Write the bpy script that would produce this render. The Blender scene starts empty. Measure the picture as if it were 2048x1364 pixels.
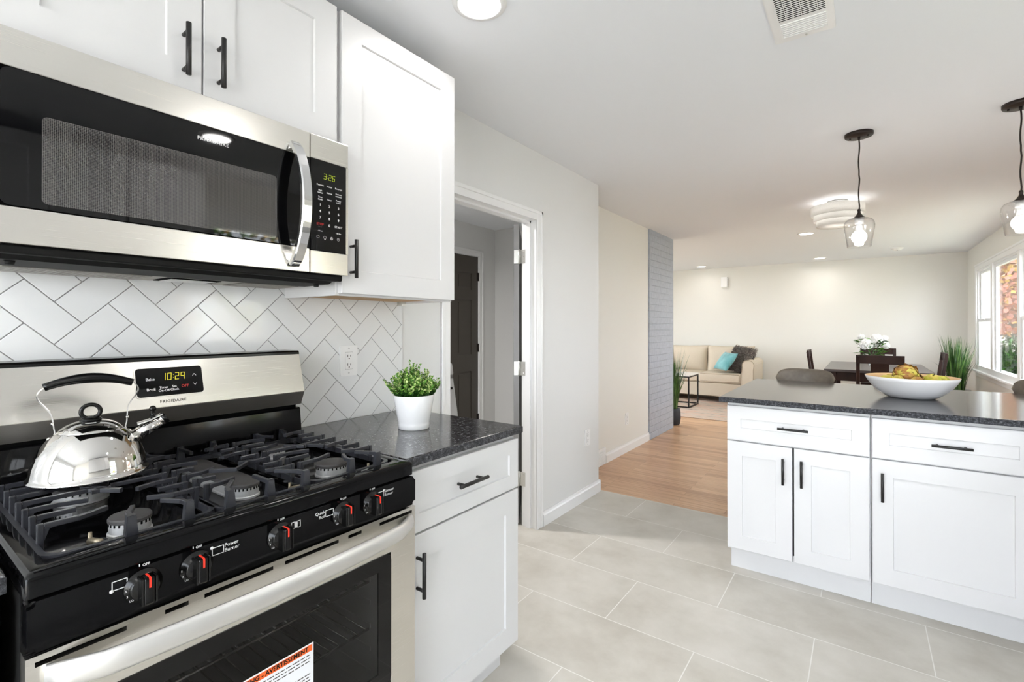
import bpy, bmesh, math, random
from math import sin, cos, pi, radians
from mathutils import Vector, Matrix

random.seed(7)
SC = bpy.context.scene
COL = SC.collection

# ------------------------------------------------------------------ camera
cam_d = bpy.data.cameras.new('camera')
cam = bpy.data.objects.new('camera', cam_d)
COL.objects.link(cam)
SC.camera = cam
YAW, PIT, ROL = radians(35.9107), radians(0.2243), radians(0.0099)
fwd = Vector((-sin(YAW) * cos(PIT), cos(YAW) * cos(PIT), sin(PIT)))
rgt = Vector((cos(YAW), sin(YAW), 0))
upv = rgt.cross(fwd)
r2 = rgt * cos(ROL) + upv * sin(ROL)
u2 = -rgt * sin(ROL) + upv * cos(ROL)
M = Matrix((r2, u2, -fwd)).transposed().to_4x4()
M.translation = (1.6695, -0.9117, 1.2817)
cam.matrix_world = M
cam_d.sensor_width = 36.0
cam_d.lens = 966.956 / 2048 * 36.0
cam_d.shift_y = -(682 - 649.60) / 2048
cam_d.clip_start = 0.05
cam_d.clip_end = 200

# ------------------------------------------------------------------ exposure, sky
SC.view_settings.view_transform = 'Standard'
SC.view_settings.look = 'None'
SC.view_settings.gamma = 1.0
SC.view_settings.use_curve_mapping = False
SC.view_settings.exposure = 1.86
LAMP = 0.06           # strength of the ceiling lamps
DAY = 10.0            # strength of the daylight

W = bpy.data.worlds.new('sky')
SC.world = W
W.use_nodes = True
nt = W.node_tree
nt.nodes.clear()
wo = nt.nodes.new('ShaderNodeOutputWorld')
bg = nt.nodes.new('ShaderNodeBackground')
sk = nt.nodes.new('ShaderNodeTexSky')
sk.sky_type = 'HOSEK_WILKIE'
sk.turbidity = 5.0
sk.ground_albedo = 0.4
sk.sun_direction = Vector((-0.08, 0.80, 0.62)).normalized()
bg.inputs['Strength'].default_value = DAY
cl = nt.nodes.new('ShaderNodeMix')      # thin high cloud over the clear sky
cl.data_type = 'RGBA'
cl.inputs[0].default_value = 0.75
cl.inputs[7].default_value = (0.385, 0.392, 0.41, 1)
nt.links.new(sk.outputs[0], cl.inputs[6])
nt.links.new(cl.outputs[2], bg.inputs[0])
nt.links.new(bg.outputs[0], wo.inputs[0])

sun_d = bpy.data.lights.new('sun', 'SUN')
sun_d.energy = 14.0
sun_d.angle = radians(2)
sun_d.color = (1.0, 0.965, 0.91)
sun = bpy.data.objects.new('sun', sun_d)
COL.objects.link(sun)
sun.rotation_euler = Vector((0.08, -0.80, -0.62)).to_track_quat('-Z', 'Y').to_euler()


# ------------------------------------------------------------------ materials
def S(r, g=None, b=None):
    """8 bit sRGB -> linear"""
    if g is None:
        g = b = r
    def f(c):
        c /= 255.0
        return c / 12.92 if c <= 0.04045 else ((c + 0.055) / 1.055) ** 2.4
    return (f(r), f(g), f(b), 1.0)


def mat(name, col, rough=0.5, metal=0.0, spec=0.5, coat=0.0, trans=0.0, emit=None, estr=0.0, sheen=0.0, ior=1.5):
    m = bpy.data.materials.new(name)
    m.use_nodes = True
    p = m.node_tree.nodes['Principled BSDF']
    p.inputs['Base Color'].default_value = col
    p.inputs['Roughness'].default_value = rough
    p.inputs['Metallic'].default_value = metal
    p.inputs['Specular IOR Level'].default_value = spec
    p.inputs['Coat Weight'].default_value = coat
    p.inputs['Transmission Weight'].default_value = trans
    p.inputs['Sheen Weight'].default_value = sheen
    p.inputs['IOR'].default_value = ior
    if emit:
        p.inputs['Emission Color'].default_value = emit
        p.inputs['Emission Strength'].default_value = estr
    return m


def nodes(m):
    return m.node_tree.nodes, m.node_tree.links, m.node_tree.nodes['Principled BSDF']


def pos(N, L, scale=(1, 1, 1), loc=(0, 0, 0), rot=(0, 0, 0)):
    g = N.new('ShaderNodeNewGeometry')
    mp = N.new('ShaderNodeMapping')
    mp.inputs['Scale'].default_value = scale
    mp.inputs['Location'].default_value = loc
    mp.inputs['Rotation'].default_value = rot
    L.new(g.outputs['Position'], mp.inputs['Vector'])
    return mp.outputs[0]


def objco(N, L, scale=(1, 1, 1)):
    g = N.new('ShaderNodeTexCoord')
    mp = N.new('ShaderNodeMapping')
    mp.inputs['Scale'].default_value = scale
    L.new(g.outputs['Object'], mp.inputs['Vector'])
    return mp.outputs[0]


def ramp(N, L, fac, stops):
    r = N.new('ShaderNodeValToRGB')
    e = r.color_ramp.elements
    while len(e) < len(stops):
        e.new(0.5)
    for k, (p_, c_) in enumerate(stops):
        e[k].position = p_
        e[k].color = c_
    L.new(fac, r.inputs[0])
    return r.outputs[0]


def noise(N, L, vec, scale, detail=3.0, rough=0.5):
    n = N.new('ShaderNodeTexNoise')
    n.inputs['Scale'].default_value = scale
    n.inputs['Detail'].default_value = detail
    n.inputs['Roughness'].default_value = rough
    L.new(vec, n.inputs['Vector'])
    return n.outputs[0]


def bump(N, L, p, h, strength=0.2, dist=0.002):
    b = N.new('ShaderNodeBump')
    b.inputs['Strength'].default_value = strength
    b.inputs['Distance'].default_value = dist
    L.new(h, b.inputs['Height'])
    L.new(b.outputs[0], p.inputs['Normal'])


def paint(name, col, rough=0.6):
    m = mat(name, col, rough, spec=0.35)
    N, L, p = nodes(m)
    bump(N, L, p, noise(N, L, pos(N, L), 180, 2), 0.06, 0.001)
    return m


def vary(name, stops, scale, rough=0.5, stretch=(1, 1, 1), detail=4.0, bmp=0.0, obj=False, **kw):
    m = mat(name, stops[0][1], rough, **kw)
    N, L, p = nodes(m)
    v = objco(N, L, stretch) if obj else pos(N, L, stretch)
    n = noise(N, L, v, scale, detail)
    L.new(ramp(N, L, n, stops), p.inputs['Base Color'])
    if bmp:
        bump(N, L, p, n, bmp, 0.004)
    return m


MT = {}
MT['wall'] = paint('wall_paint', S(228, 228, 227))
MT['warmwall'] = paint('warm_wall_paint', S(232, 230, 224))
MT['ceiling'] = paint('ceiling_paint', S(240, 242, 246), 0.8)
MT['trim'] = mat('trim_paint', S(240, 240, 240), 0.32)
MT['cab'] = mat('cabinet_paint', S(219, 219, 220), 0.30)
MT['cabin'] = mat('cabinet_shadow_gap', S(60, 60, 62), 0.6)
MT['black'] = mat('black_metal', S(24, 23, 23), 0.38, spec=0.5)
MT['enamel'] = mat('black_enamel', S(9, 9, 10), 0.07, spec=0.2)
MT['plastic'] = mat('black_plastic', S(12, 12, 12), 0.2, spec=0.3)
MT['softblack'] = mat('matt_black', S(16, 16, 16), 0.6, spec=0.2)
MT['glass_black'] = mat('black_glass', S(8, 8, 9), 0.03, spec=0.34)
MT['chrome'] = mat('polished_steel', S(215, 213, 210), 0.045, metal=1.0)
MT['wire'] = mat('steel_wire', S(190, 188, 184), 0.2, metal=1.0)
MT['bronze'] = mat('oil_rubbed_bronze', S(40, 31, 27), 0.4, metal=0.4)
MT['white'] = mat('white_plastic', S(240, 240, 240), 0.3)
MT['ceramic'] = mat('white_ceramic', S(240, 240, 241), 0.12, coat=0.3)
MT['red'] = mat('red_mark', S(235, 52, 32), 0.4)
MT['ink'] = mat('white_print', S(225, 225, 225), 0.5)
MT['dkink'] = mat('grey_print', S(70, 68, 66), 0.4)
MT['redink'] = mat('red_print', S(190, 30, 25), 0.5)
MT['amber'] = mat('amber_digits', S(20, 20, 5), 0.4, emit=S(225, 215, 40), estr=0.32)
MT['green'] = mat('green_digits', S(20, 20, 5), 0.4, emit=S(180, 205, 40), estr=0.24)
MT['orange'] = mat('orange_print', S(233, 100, 32), 0.5)
MT['paper'] = mat('label_paper', S(232, 234, 238), 0.5)
MT['alu'] = mat('burner_aluminium', S(205, 205, 205), 0.42, metal=0.5)
MT['castiron'] = mat('cast_iron', S(46, 47, 52), 0.3, spec=0.6)
MT['cap'] = mat('burner_cap', S(62, 60, 60), 0.5)
MT['mesh'] = mat('grease_filter', S(150, 146, 140), 0.45, metal=0.7)
MT['pipe'] = mat('brass_fitting', S(150, 140, 120), 0.4, metal=0.8)
MT['hinge'] = mat('satin_nickel', S(205, 204, 200), 0.3, metal=0.8)
MT['darkdoor'] = mat('dark_door_paint', S(70, 64, 57), 0.4)
MT['doorface'] = mat('near_black_door_paint', S(24, 24, 26), 0.5)
MT['doorgrey'] = mat('grey_door_edge', S(150, 149, 149), 0.5)
MT['hole_shade'] = mat('dark_cavity_shade', S(10, 10, 10), 0.9, spec=0.1)  # near black paint for the shade in openings and gaps
MT['tan'] = vary('cabinet_underside_wood', [(0.3, S(186, 146, 100)), (0.7, S(205, 168, 122))], 6, 0.6, (1, 8, 1))
MT['espresso'] = vary('espresso_wood', [(0.3, S(34, 20, 17)), (0.7, S(56, 35, 29))], 5, 0.45, (1, 8, 1), spec=0.25)
MT['espresso_top'] = vary('espresso_table_top', [(0.3, S(50, 40, 38)), (0.7, S(76, 66, 64))], 6, 0.28, (0.6, 9, 1))
MT['taupe'] = vary('taupe_leather', [(0.3, S(96, 88, 78)), (0.7, S(112, 103, 92))], 30, 0.38)
MT['sofa'] = vary('beige_fabric', [(0.3, S(205, 192, 172)), (0.7, S(220, 208, 190))], 320, 0.9, bmp=0.25, spec=0.2)
MT['piping'] = mat('sofa_piping', S(176, 160, 138), 0.8)
MT['aqua'] = vary('aqua_velvet', [(0.25, S(80, 150, 156)), (0.75, S(132, 192, 194))], 9, 0.55, (1, 1, 0.35), sheen=0.4)
MT['fur'] = vary('grey_brown_fur', [(0.3, S(96, 86, 80)), (0.7, S(170, 158, 148))], 60, 0.8, sheen=0.2)
MT['marble'] = vary('white_marble', [(0.35, S(228, 227, 223)), (0.6, S(248, 247, 245))], 7, 0.2)
MT['potdark'] = mat('charcoal_pot', S(42, 44, 50), 0.6)
MT['soil'] = mat('dark_soil', S(40, 30, 22), 0.95)
MT['potwhite'] = mat('white_pot', S(226, 226, 226), 0.5)
MT['tan_in'] = vary('tan_bowl_inside', [(0.3, S(205, 165, 115)), (0.7, S(222, 186, 138))], 10, 0.45)
MT['bulb'] = mat('glowing_bulb', S(255, 250, 240), 0.4, emit=(1.0, 0.95, 0.88, 1), estr=3.0)
MT['lens'] = mat('lamp_lens', S(255, 255, 255), 0.4, emit=(1.0, 0.97, 0.93, 1), estr=2.0)
MT['sash'] = mat('vinyl_sash', S(236, 238, 240), 0.35)


def leafmat(name, lo, hi, scale=25):
    m = vary(name, [(0.3, lo), (0.7, hi)], scale, 0.42)
    return m


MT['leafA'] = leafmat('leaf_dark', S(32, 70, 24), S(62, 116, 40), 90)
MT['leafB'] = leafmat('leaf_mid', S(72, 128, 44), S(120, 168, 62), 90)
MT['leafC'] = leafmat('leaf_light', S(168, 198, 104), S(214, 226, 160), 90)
MT['grassA'] = leafmat('grass_dark', S(28, 58, 22), S(58, 100, 38), 10)
MT['grassB'] = leafmat('grass_mid', S(66, 100, 44), S(98, 128, 66), 10)
MT['petal'] = mat('white_petal', S(252, 251, 249), 0.6, spec=0.2)
MT['fruitA'] = vary('artichoke_skin', [(0.25, S(150, 92, 40)), (0.5, S(196, 160, 72)), (0.75, S(206, 186, 92))], 22, 0.5)
MT['fruitB'] = vary('yellow_green_skin', [(0.25, S(190, 165, 70)), (0.75, S(214, 205, 92))], 24, 0.5)
MT['fruitD'] = vary('artichoke_rust', [(0.25, S(150, 96, 44)), (0.75, S(190, 140, 66))], 22, 0.5)
MT['fruitC'] = vary('lime_skin', [(0.25, S(176, 176, 60)), (0.75, S(206, 204, 74))], 24, 0.5)
MT['fruitbrown'] = vary('dry_bract', [(0.3, S(70, 48, 28)), (0.7, S(176, 142, 84))], 30, 0.6)


def stainless(name, axis, base=S(226, 223, 216), rough=0.23):
    m = mat(name, base, rough, metal=1.0)
    N, L, p = nodes(m)
    sc = {'Y': (1500, 7, 1500), 'X': (7, 1500, 1500), 'Z': (1500, 1500, 7)}[axis]
    n = noise(N, L, pos(N, L, sc), 1.0, 3)
    L.new(ramp(N, L, n, [(0.3, (rough * 0.85,) * 3 + (1,)), (0.7, (rough * 1.2,) * 3 + (1,))]), p.inputs['Roughness'])
    L.new(ramp(N, L, n, [(0.3, tuple(c * 0.97 for c in base[:3]) + (1,)), (0.7, base)]), p.inputs['Base Color'])
    return m


MT['steel'] = stainless('brushed_steel', 'Y')
MT['steeldk'] = stainless('brushed_steel_dark', 'Y', S(168, 164, 158), 0.45)
MT['handle'] = stainless('satin_handle', 'Y', S(222, 221, 219), 0.42)
MT['handlez'] = stainless('satin_handle_upright', 'Z', S(214, 214, 214), 0.16)


def granite():
    m = mat('dark_granite', S(40, 40, 44), 0.13, spec=0.5)
    N, L, p = nodes(m)
    v = pos(N, L)
    n1 = noise(N, L, v, 95, 6, 0.8)
    n2 = noise(N, L, v, 60, 3, 0.6)
    mx = N.new('ShaderNodeMix')
    mx.data_type = 'FLOAT'
    mx.inputs[0].default_value = 0.2
    L.new(n1, mx.inputs[2])
    L.new(n2, mx.inputs[3])
    c = ramp(N, L, mx.outputs[0], [(0.40, S(14, 14, 17)), (0.49, S(42, 42, 46)), (0.56, S(88, 88, 92)), (0.64, S(150, 149, 151))])
    L.new(c, p.inputs['Base Color'])
    bump(N, L, p, n1, 0.05, 0.0006)
    return m


def granite_edge():
    m = mat('chiselled_granite_edge', S(40, 40, 44), 0.5, spec=0.4)
    N, L, p = nodes(m)
    v = pos(N, L)
    n1 = noise(N, L, v, 100, 6, 0.8)
    c = ramp(N, L, n1, [(0.40, S(20, 21, 25)), (0.50, S(52, 54, 60)), (0.58, S(92, 94, 100)), (0.68, S(140, 140, 145))])
    L.new(c, p.inputs['Base Color'])
    bump(N, L, p, n1, 0.9, 0.006)
    return m


MT['granite'] = granite()
MT['graniteedge'] = granite_edge()


def tilefloor():
    m = mat('grey_porcelain_floor', S(205, 200, 190), 0.42, spec=0.4)
    N, L, p = nodes(m)
    v = pos(N, L, loc=(-1.13, -0.299, 0))
    b = N.new('ShaderNodeTexBrick')
    b.offset = 0.5
    b.offset_frequency = 2
    b.inputs['Scale'].default_value = 1.0
    b.inputs['Brick Width'].default_value = 0.756
    b.inputs['Row Height'].default_value = 0.378
    b.inputs['Mortar Size'].default_value = 0.0020
    b.inputs['Mortar Smooth'].default_value = 0.1
    b.inputs['Bias'].default_value = 0.0
    b.inputs['Color1'].default_value = (0.42, 0.42, 0.42, 1)
    b.inputs['Color2'].default_value = (0.58, 0.58, 0.58, 1)
    b.inputs['Mortar'].default_value = (0.5, 0.5, 0.5, 1)
    L.new(v, b.inputs['Vector'])
    n = noise(N, L, pos(N, L), 3.0, 8, 0.62)
    a = N.new('ShaderNodeMath')
    a.operation = 'MULTIPLY_ADD'
    a.inputs[1].default_value = 0.5
    L.new(b.outputs['Color'], a.inputs[0])
    s_ = N.new('ShaderNodeMath')
    s_.operation = 'MULTIPLY'
    s_.inputs[1].default_value = 0.5
    L.new(n, s_.inputs[0])
    L.new(s_.outputs[0], a.inputs[2])
    base = ramp(N, L, a.outputs[0], [(0.41, S(184, 179, 169)), (0.5, S(198, 194, 185)), (0.59, S(208, 204, 196))])
    mx = N.new('ShaderNodeMix')
    mx.data_type = 'RGBA'
    L.new(b.outputs['Fac'], mx.inputs[0])
    L.new(base, mx.inputs[6])
    mx.inputs[7].default_value = S(226, 224, 219)
    L.new(mx.outputs[2], p.inputs['Base Color'])
    inv = N.new('ShaderNodeMath')
    inv.operation = 'SUBTRACT'
    inv.inputs[0].default_value = 1.0
    L.new(b.outputs['Fac'], inv.inputs[1])
    bump(N, L, p, inv.outputs[0], 0.25, 0.0015)
    return m


def woodfloor():
    m = mat('oak_strip_floor', S(190, 150, 112), 0.30, spec=0.45)
    N, L, p = nodes(m)
    v = pos(N, L)
    b = N.new('ShaderNodeTexBrick')
    b.offset = 0.37
    b.offset_frequency = 2
    b.inputs['Scale'].default_value = 1.0
    b.inputs['Brick Width'].default_value = 0.9
    b.inputs['Row Height'].default_value = 0.075
    b.inputs['Mortar Size'].default_value = 0.0008
    b.inputs['Bias'].default_value = 0.0
    b.inputs['Color1'].default_value = (0.2, 0.2, 0.2, 1)
    b.inputs['Color2'].default_value = (0.8, 0.8, 0.8, 1)
    L.new(v, b.inputs['Vector'])
    n = noise(N, L, pos(N, L, (1.6, 26, 1)), 1.6, 6, 0.6)
    a = N.new('ShaderNodeMath')
    a.operation = 'MULTIPLY_ADD'
    a.inputs[1].default_value = 0.42
    L.new(b.outputs['Color'], a.inputs[0])
    s_ = N.new('ShaderNodeMath')
    s_.operation = 'MULTIPLY'
    s_.inputs[1].default_value = 0.58
    L.new(n, s_.inputs[0])
    L.new(s_.outputs[0], a.inputs[2])
    base = ramp(N, L, a.outputs[0], [(0.28, S(166, 120, 84)), (0.5, S(202, 160, 124)), (0.72, S(221, 185, 148))])
    mx = N.new('ShaderNodeMix')
    mx.data_type = 'RGBA'
    L.new(b.outputs['Fac'], mx.inputs[0])
    L.new(base, mx.inputs[6])
    mx.inputs[7].default_value = S(120, 82, 56)
    L.new(mx.outputs[2], p.inputs['Base Color'])
    return m


def brickwall():
    m = mat('grey_painted_brick', S(178, 181, 188), 0.45)
    N, L, p = nodes(m)
    g = N.new('ShaderNodeNewGeometry')
    sp = N.new('ShaderNodeSeparateXYZ')
    L.new(g.outputs['Position'], sp.inputs[0])
    ad = N.new('ShaderNodeMath')
    ad.operation = 'ADD'
    L.new(sp.outputs[0], ad.inputs[0])
    L.new(sp.outputs[1], ad.inputs[1])
    cb = N.new('ShaderNodeCombineXYZ')
    L.new(ad.outputs[0], cb.inputs[0])
    L.new(sp.outputs[2], cb.inputs[1])
    b = N.new('ShaderNodeTexBrick')
    b.inputs['Scale'].default_value = 1.0
    b.inputs['Brick Width'].default_value = 0.215
    b.inputs['Row Height'].default_value = 0.073
    b.inputs['Mortar Size'].default_value = 0.006
    b.inputs['Mortar Smooth'].default_value = 0.6
    L.new(cb.outputs[0], b.inputs['Vector'])
    n = noise(N, L, pos(N, L), 26, 4)
    L.new(ramp(N, L, n, [(0.3, S(166, 172, 184)), (0.7, S(178, 184, 195))]), p.inputs['Base Color'])
    s_ = N.new('ShaderNodeMath')
    s_.operation = 'MULTIPLY_ADD'
    s_.inputs[1].default_value = -1.0
    L.new(b.outputs['Fac'], s_.inputs[0])
    k = N.new('ShaderNodeMath')
    k.operation = 'MULTIPLY'
    k.inputs[1].default_value = 0.35
    L.new(n, k.inputs[0])
    L.new(k.outputs[0], s_.inputs[2])
    bump(N, L, p, s_.outputs[0], 0.8, 0.006)
    return m


def rugmat():
    m = mat('faded_rug', S(190, 172, 160), 0.95, spec=0.1)
    N, L, p = nodes(m)
    n = noise(N, L, pos(N, L, (3, 8, 1)), 1.2, 7, 0.7)
    L.new(ramp(N, L, n, [(0.34, S(150, 138, 132)), (0.47, S(202, 188, 174)), (0.58, S(208, 178, 160)), (0.72, S(188, 150, 132))]), p.inputs['Base Color'])
    bump(N, L, p, noise(N, L, pos(N, L), 300, 2), 0.4, 0.004)
    return m


def screenmat():
    m = mat('perforated_screen', S(50, 49, 48), 0.04, spec=0.9)
    N, L, p = nodes(m)
    g = N.new('ShaderNodeNewGeometry')
    mp = N.new('ShaderNodeMapping')
    mp.inputs['Scale'].default_value = (1, 330, 330)
    L.new(g.outputs['Position'], mp.inputs['Vector'])
    fr = N.new('ShaderNodeVectorMath')
    fr.operation = 'FRACTION'
    L.new(mp.outputs[0], fr.inputs[0])
    sp = N.new('ShaderNodeSeparateXYZ')
    L.new(fr.outputs[0], sp.inputs[0])
    cb = N.new('ShaderNodeCombineXYZ')
    L.new(sp.outputs[1], cb.inputs[0])
    L.new(sp.outputs[2], cb.inputs[1])
    ds = N.new('ShaderNodeVectorMath')
    ds.operation = 'DISTANCE'
    ds.inputs[1].default_value = (0.5, 0.5, 0)
    L.new(cb.outputs[0], ds.inputs[0])
    L.new(ramp(N, L, ds.outputs['Value'], [(0.28, S(10, 10, 10)), (0.40, S(84, 82, 80))]), p.inputs['Base Color'])
    return m


def thin_glass(name, tint=(1, 1, 1, 1), gloss=0.10, rough=0.0):
    """a thin pane: lets light straight through and mirrors a little"""
    m = bpy.data.materials.new(name)
    m.use_nodes = True
    N, L = m.node_tree.nodes, m.node_tree.links
    N.clear()
    o = N.new('ShaderNodeOutputMaterial')
    t = N.new('ShaderNodeBsdfTransparent')
    t.inputs[0].default_value = tint
    g = N.new('ShaderNodeBsdfGlossy')
    g.inputs['Roughness'].default_value = rough
    f = N.new('ShaderNodeLayerWeight')
    pw = N.new('ShaderNodeMath')
    pw.operation = 'POWER'
    pw.inputs[1].default_value = 4.0
    L.new(f.outputs['Facing'], pw.inputs[0])
    a = N.new('ShaderNodeMath')
    a.operation = 'MULTIPLY_ADD'
    a.inputs[1].default_value = 0.8
    a.inputs[2].default_value = gloss * 0.5
    a.use_clamp = True
    L.new(pw.outputs[0], a.inputs[0])
    x = N.new('ShaderNodeMixShader')
    L.new(a.outputs[0], x.inputs[0])
    L.new(t.outputs[0], x.inputs[1])
    L.new(g.outputs[0], x.inputs[2])
    L.new(x.outputs[0], o.inputs[0])
    return m


def shade_fabric(name, col, tr):
    m = bpy.data.materials.new(name)
    m.use_nodes = True
    N, L = m.node_tree.nodes, m.node_tree.links
    N.clear()
    o = N.new('ShaderNodeOutputMaterial')
    d = N.new('ShaderNodeBsdfDiffuse')
    t = N.new('ShaderNodeBsdfTranslucent')
    n = N.new('ShaderNodeTexNoise')
    g = N.new('ShaderNodeNewGeometry')
    L.new(g.outputs['Position'], n.inputs['Vector'])
    n.inputs['Scale'].default_value = 160
    r_ = N.new('ShaderNodeValToRGB')
    r_.color_ramp.elements[0].color = tuple(c * 0.86 for c in col[:3]) + (1,)
    r_.color_ramp.elements[1].color = col
    L.new(n.outputs[0], r_.inputs[0])
    L.new(r_.outputs[0], d.inputs[0])
    L.new(r_.outputs[0], t.inputs[0])
    x = N.new('ShaderNodeMixShader')
    x.inputs[0].default_value = tr
    L.new(d.outputs[0], x.inputs[1])
    L.new(t.outputs[0], x.inputs[2])
    L.new(x.outputs[0], o.inputs[0])
    return m


MT['floor'] = tilefloor()
MT['wood'] = woodfloor()
MT['brick'] = brickwall()
MT['rug'] = rugmat()
MT['screen'] = screenmat()
MT['glass'] = thin_glass('clear_glass', (1, 1, 1, 1), 0.14)
MT['pane'] = thin_glass('window_glass', (0.97, 0.98, 0.98, 1), 0.08)
MT['ovenglass'] = thin_glass('smoked_oven_glass', (0.55, 0.55, 0.55, 1), 0.04)
MT['linen'] = shade_fabric('linen_shade', S(250, 249, 246), 0.5)
MT['tileglaze'] = mat('white_glazed_tile', S(236, 237, 238), 0.09, spec=0.5, coat=0.2)
MT['grout'] = mat('grey_grout', S(158, 157, 158), 0.85)
MT['oven_in'] = mat('oven_interior', S(186, 184, 181), 0.5)


# ------------------------------------------------------------------ mesh builder
class MB:
    def __init__(s):
        s.bm = bmesh.new()
        s.mats = []

    def _mi(s, m):
        if m is None:
            return 0
        if m not in s.mats:
            s.mats.append(m)
        return s.mats.index(m)

    def _add(s, tmp, m=None, Mx=None, smooth=False):
        if Mx is not None:
            bmesh.ops.transform(tmp, matrix=Mx, verts=tmp.verts)
        bmesh.ops.recalc_face_normals(tmp, faces=tmp.faces)
        i = s._mi(m)
        for f in tmp.faces:
            f.material_index = i
            f.smooth = smooth
        me = bpy.data.meshes.new('t')
        tmp.to_mesh(me)
        tmp.free()
        s.bm.from_mesh(me)
        bpy.data.meshes.remove(me)
        return s

    def box(s, x0, x1, y0, y1, z0, z1, bev=0.0, m=None, seg=2, Mx=None):
        t = bmesh.new()
        bmesh.ops.create_cube(t, size=1.0)
        sx, sy, sz = abs(x1 - x0), abs(y1 - y0), abs(z1 - z0)
        for v in t.verts:
            v.co = Vector(((x0 + x1) / 2 + v.co.x * sx, (y0 + y1) / 2 + v.co.y * sy, (z0 + z1) / 2 + v.co.z * sz))
        if bev > 0:
            bmesh.ops.bevel(t, geom=list(t.edges), offset=min(bev, 0.49 * min(sx, sy, sz)), segments=seg, profile=0.5, affect='EDGES')
        return s._add(t, m, Mx, smooth=False)

    def cyl(s, p0, p1, r0, r1=None, seg=20, m=None, smooth=True):
        r1 = r0 if r1 is None else r1
        p0, p1 = Vector(p0), Vector(p1)
        d = p1 - p0
        t = bmesh.new()
        bmesh.ops.create_cone(t, cap_ends=True, segments=seg, radius1=r0, radius2=max(r1, 1e-5), depth=d.length)
        q = d.to_track_quat('Z', 'Y').to_matrix().to_4x4()
        q.translation = (p0 + p1) / 2
        s._add(t, m, q, smooth)
        return s

    def sphere(s, c, r, m=None, sc=(1, 1, 1), seg=20, rot=None):
        t = bmesh.new()
        bmesh.ops.create_uvsphere(t, u_segments=seg, v_segments=max(8, seg // 2), radius=r)
        Mx = Matrix.Translation(c) @ (rot.to_4x4() if rot else Matrix()) @ Matrix.Diagonal((*sc, 1))
        return s._add(t, m, Mx, True)

    def lathe(s, prof, c=(0, 0, 0), seg=36, m=None, Mx=None, smooth=True):
        """prof: (r, z) list"""
        t = bmesh.new()
        rings = []
        for r, z in prof:
            if r < 1e-6:
                rings.append([t.verts.new((c[0], c[1], c[2] + z))])
            else:
                rings.append([t.verts.new((c[0] + r * cos(2 * pi * k / seg), c[1] + r * sin(2 * pi * k / seg), c[2] + z)) for k in range(seg)])
        for a, b in zip(rings, rings[1:]):
            for k in range(seg):
                k2 = (k + 1) % seg
                if len(a) == 1 and len(b) == 1:
                    continue
                if len(a) == 1:
                    t.faces.new((a[0], b[k2], b[k]))
                elif len(b) == 1:
                    t.faces.new((a[k], a[k2], b[0]))
                else:
                    t.faces.new((a[k], a[k2], b[k2], b[k]))
        return s._add(t, m, Mx, smooth)

    def sweep(s, pts, prof, m=None, up=(0, 0, 1), smooth=True, cap=True, scales=None, closed=False):
        """prof: closed list of (side, up) offsets"""
        pts = [Vector(p) for p in pts]
        up = Vector(up)
        t = bmesh.new()
        rings = []
        n = len(pts)
        for i, p in enumerate(pts):
            if closed:
                a = (pts[(i + 1) % n] - pts[i - 1])
            else:
                a = pts[min(i + 1, n - 1)] - pts[max(i - 1, 0)]
            a.normalize()
            sd = a.cross(up)
            if sd.length < 1e-4:
                sd = a.cross(Vector((1, 0, 0)))
            sd.normalize()
            u = sd.cross(a)
            k = scales[i] if scales else 1.0
            rings.append([t.verts.new(p + sd * x * k + u * y * k) for x, y in prof])
        q = len(prof)
        for i in range(n if closed else n - 1):
            a, b = rings[i], rings[(i + 1) % n]
            for k in range(q):
                t.faces.new((a[k], a[(k + 1) % q], b[(k + 1) % q], b[k]))
        if cap and not closed:
            t.faces.new(rings[0])
            t.faces.new(rings[-1][::-1])
        return s._add(t, m, None, smooth)

    def tube(s, pts, r, m=None, seg=10, up=(0, 0, 1), scales=None, closed=False):
        return s.sweep(pts, [(r * cos(2 * pi * k / seg), r * sin(2 * pi * k / seg)) for k in range(seg)], m, up, True, True, scales, closed)

    def beam(s, pts, w, h, m=None, up=(0, 0, 1), c=0.25):
        a, b = w / 2, h / 2
        e = min(a, b) * c
        return s.sweep(pts, [(-a, -b + e), (-a + e, -b), (a - e, -b), (a, -b + e), (a, b - e), (a - e, b), (-a + e, b), (-a, b - e)], m, up, False)

    def prism(s, poly, mp, d0, d1, m=None, bev=0.0):
        """poly in (u, v), extruded between depths, mp(u, v, d) -> world"""
        t = bmesh.new()
        A = [t.verts.new(mp(u, v, d0)) for u, v in poly]
        B = [t.verts.new(mp(u, v, d1)) for u, v in poly]
        n = len(poly)
        t.faces.new(A[::-1])
        top = t.faces.new(B)
        for k in range(n):
            t.faces.new((A[k], A[(k + 1) % n], B[(k + 1) % n], B[k]))
        if bev:
            bmesh.ops.bevel(t, geom=list(top.edges), offset=bev, segments=2, affect='EDGES')
        return s._add(t, m)

    def quad(s, a, b, c, d, m=None):
        i = s._mi(m)
        f = s.bm.faces.new([s.bm.verts.new(p) for p in (a, b, c, d)])
        f.material_index = i
        return s

    def shaker(s, mp, u0, u1, v0, v1, stile=0.075, thick=0.02, rec=0.007, m=None, e=0.0018):
        """framed door: a raised rim round a sunk flat panel; mp(u, v, d), front at d = 0"""
        t = bmesh.new()
        def ring(o, d):
            return [t.verts.new(mp(a, b, d)) for a, b in ((u0 + o, v0 + o), (u1 - o, v0 + o), (u1 - o, v1 - o), (u0 + o, v1 - o))]
        R = [ring(0, -thick), ring(0, -e), ring(e, 0), ring(stile, 0), ring(stile + 0.002, -rec), ]
        t.faces.new(R[0][::-1])
        for a, b in zip(R, R[1:]):
            for k in range(4):
                t.faces.new((a[k], a[(k + 1) % 4], b[(k + 1) % 4], b[k]))
        t.faces.new(R[-1])
        return s._add(t, m)

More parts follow.
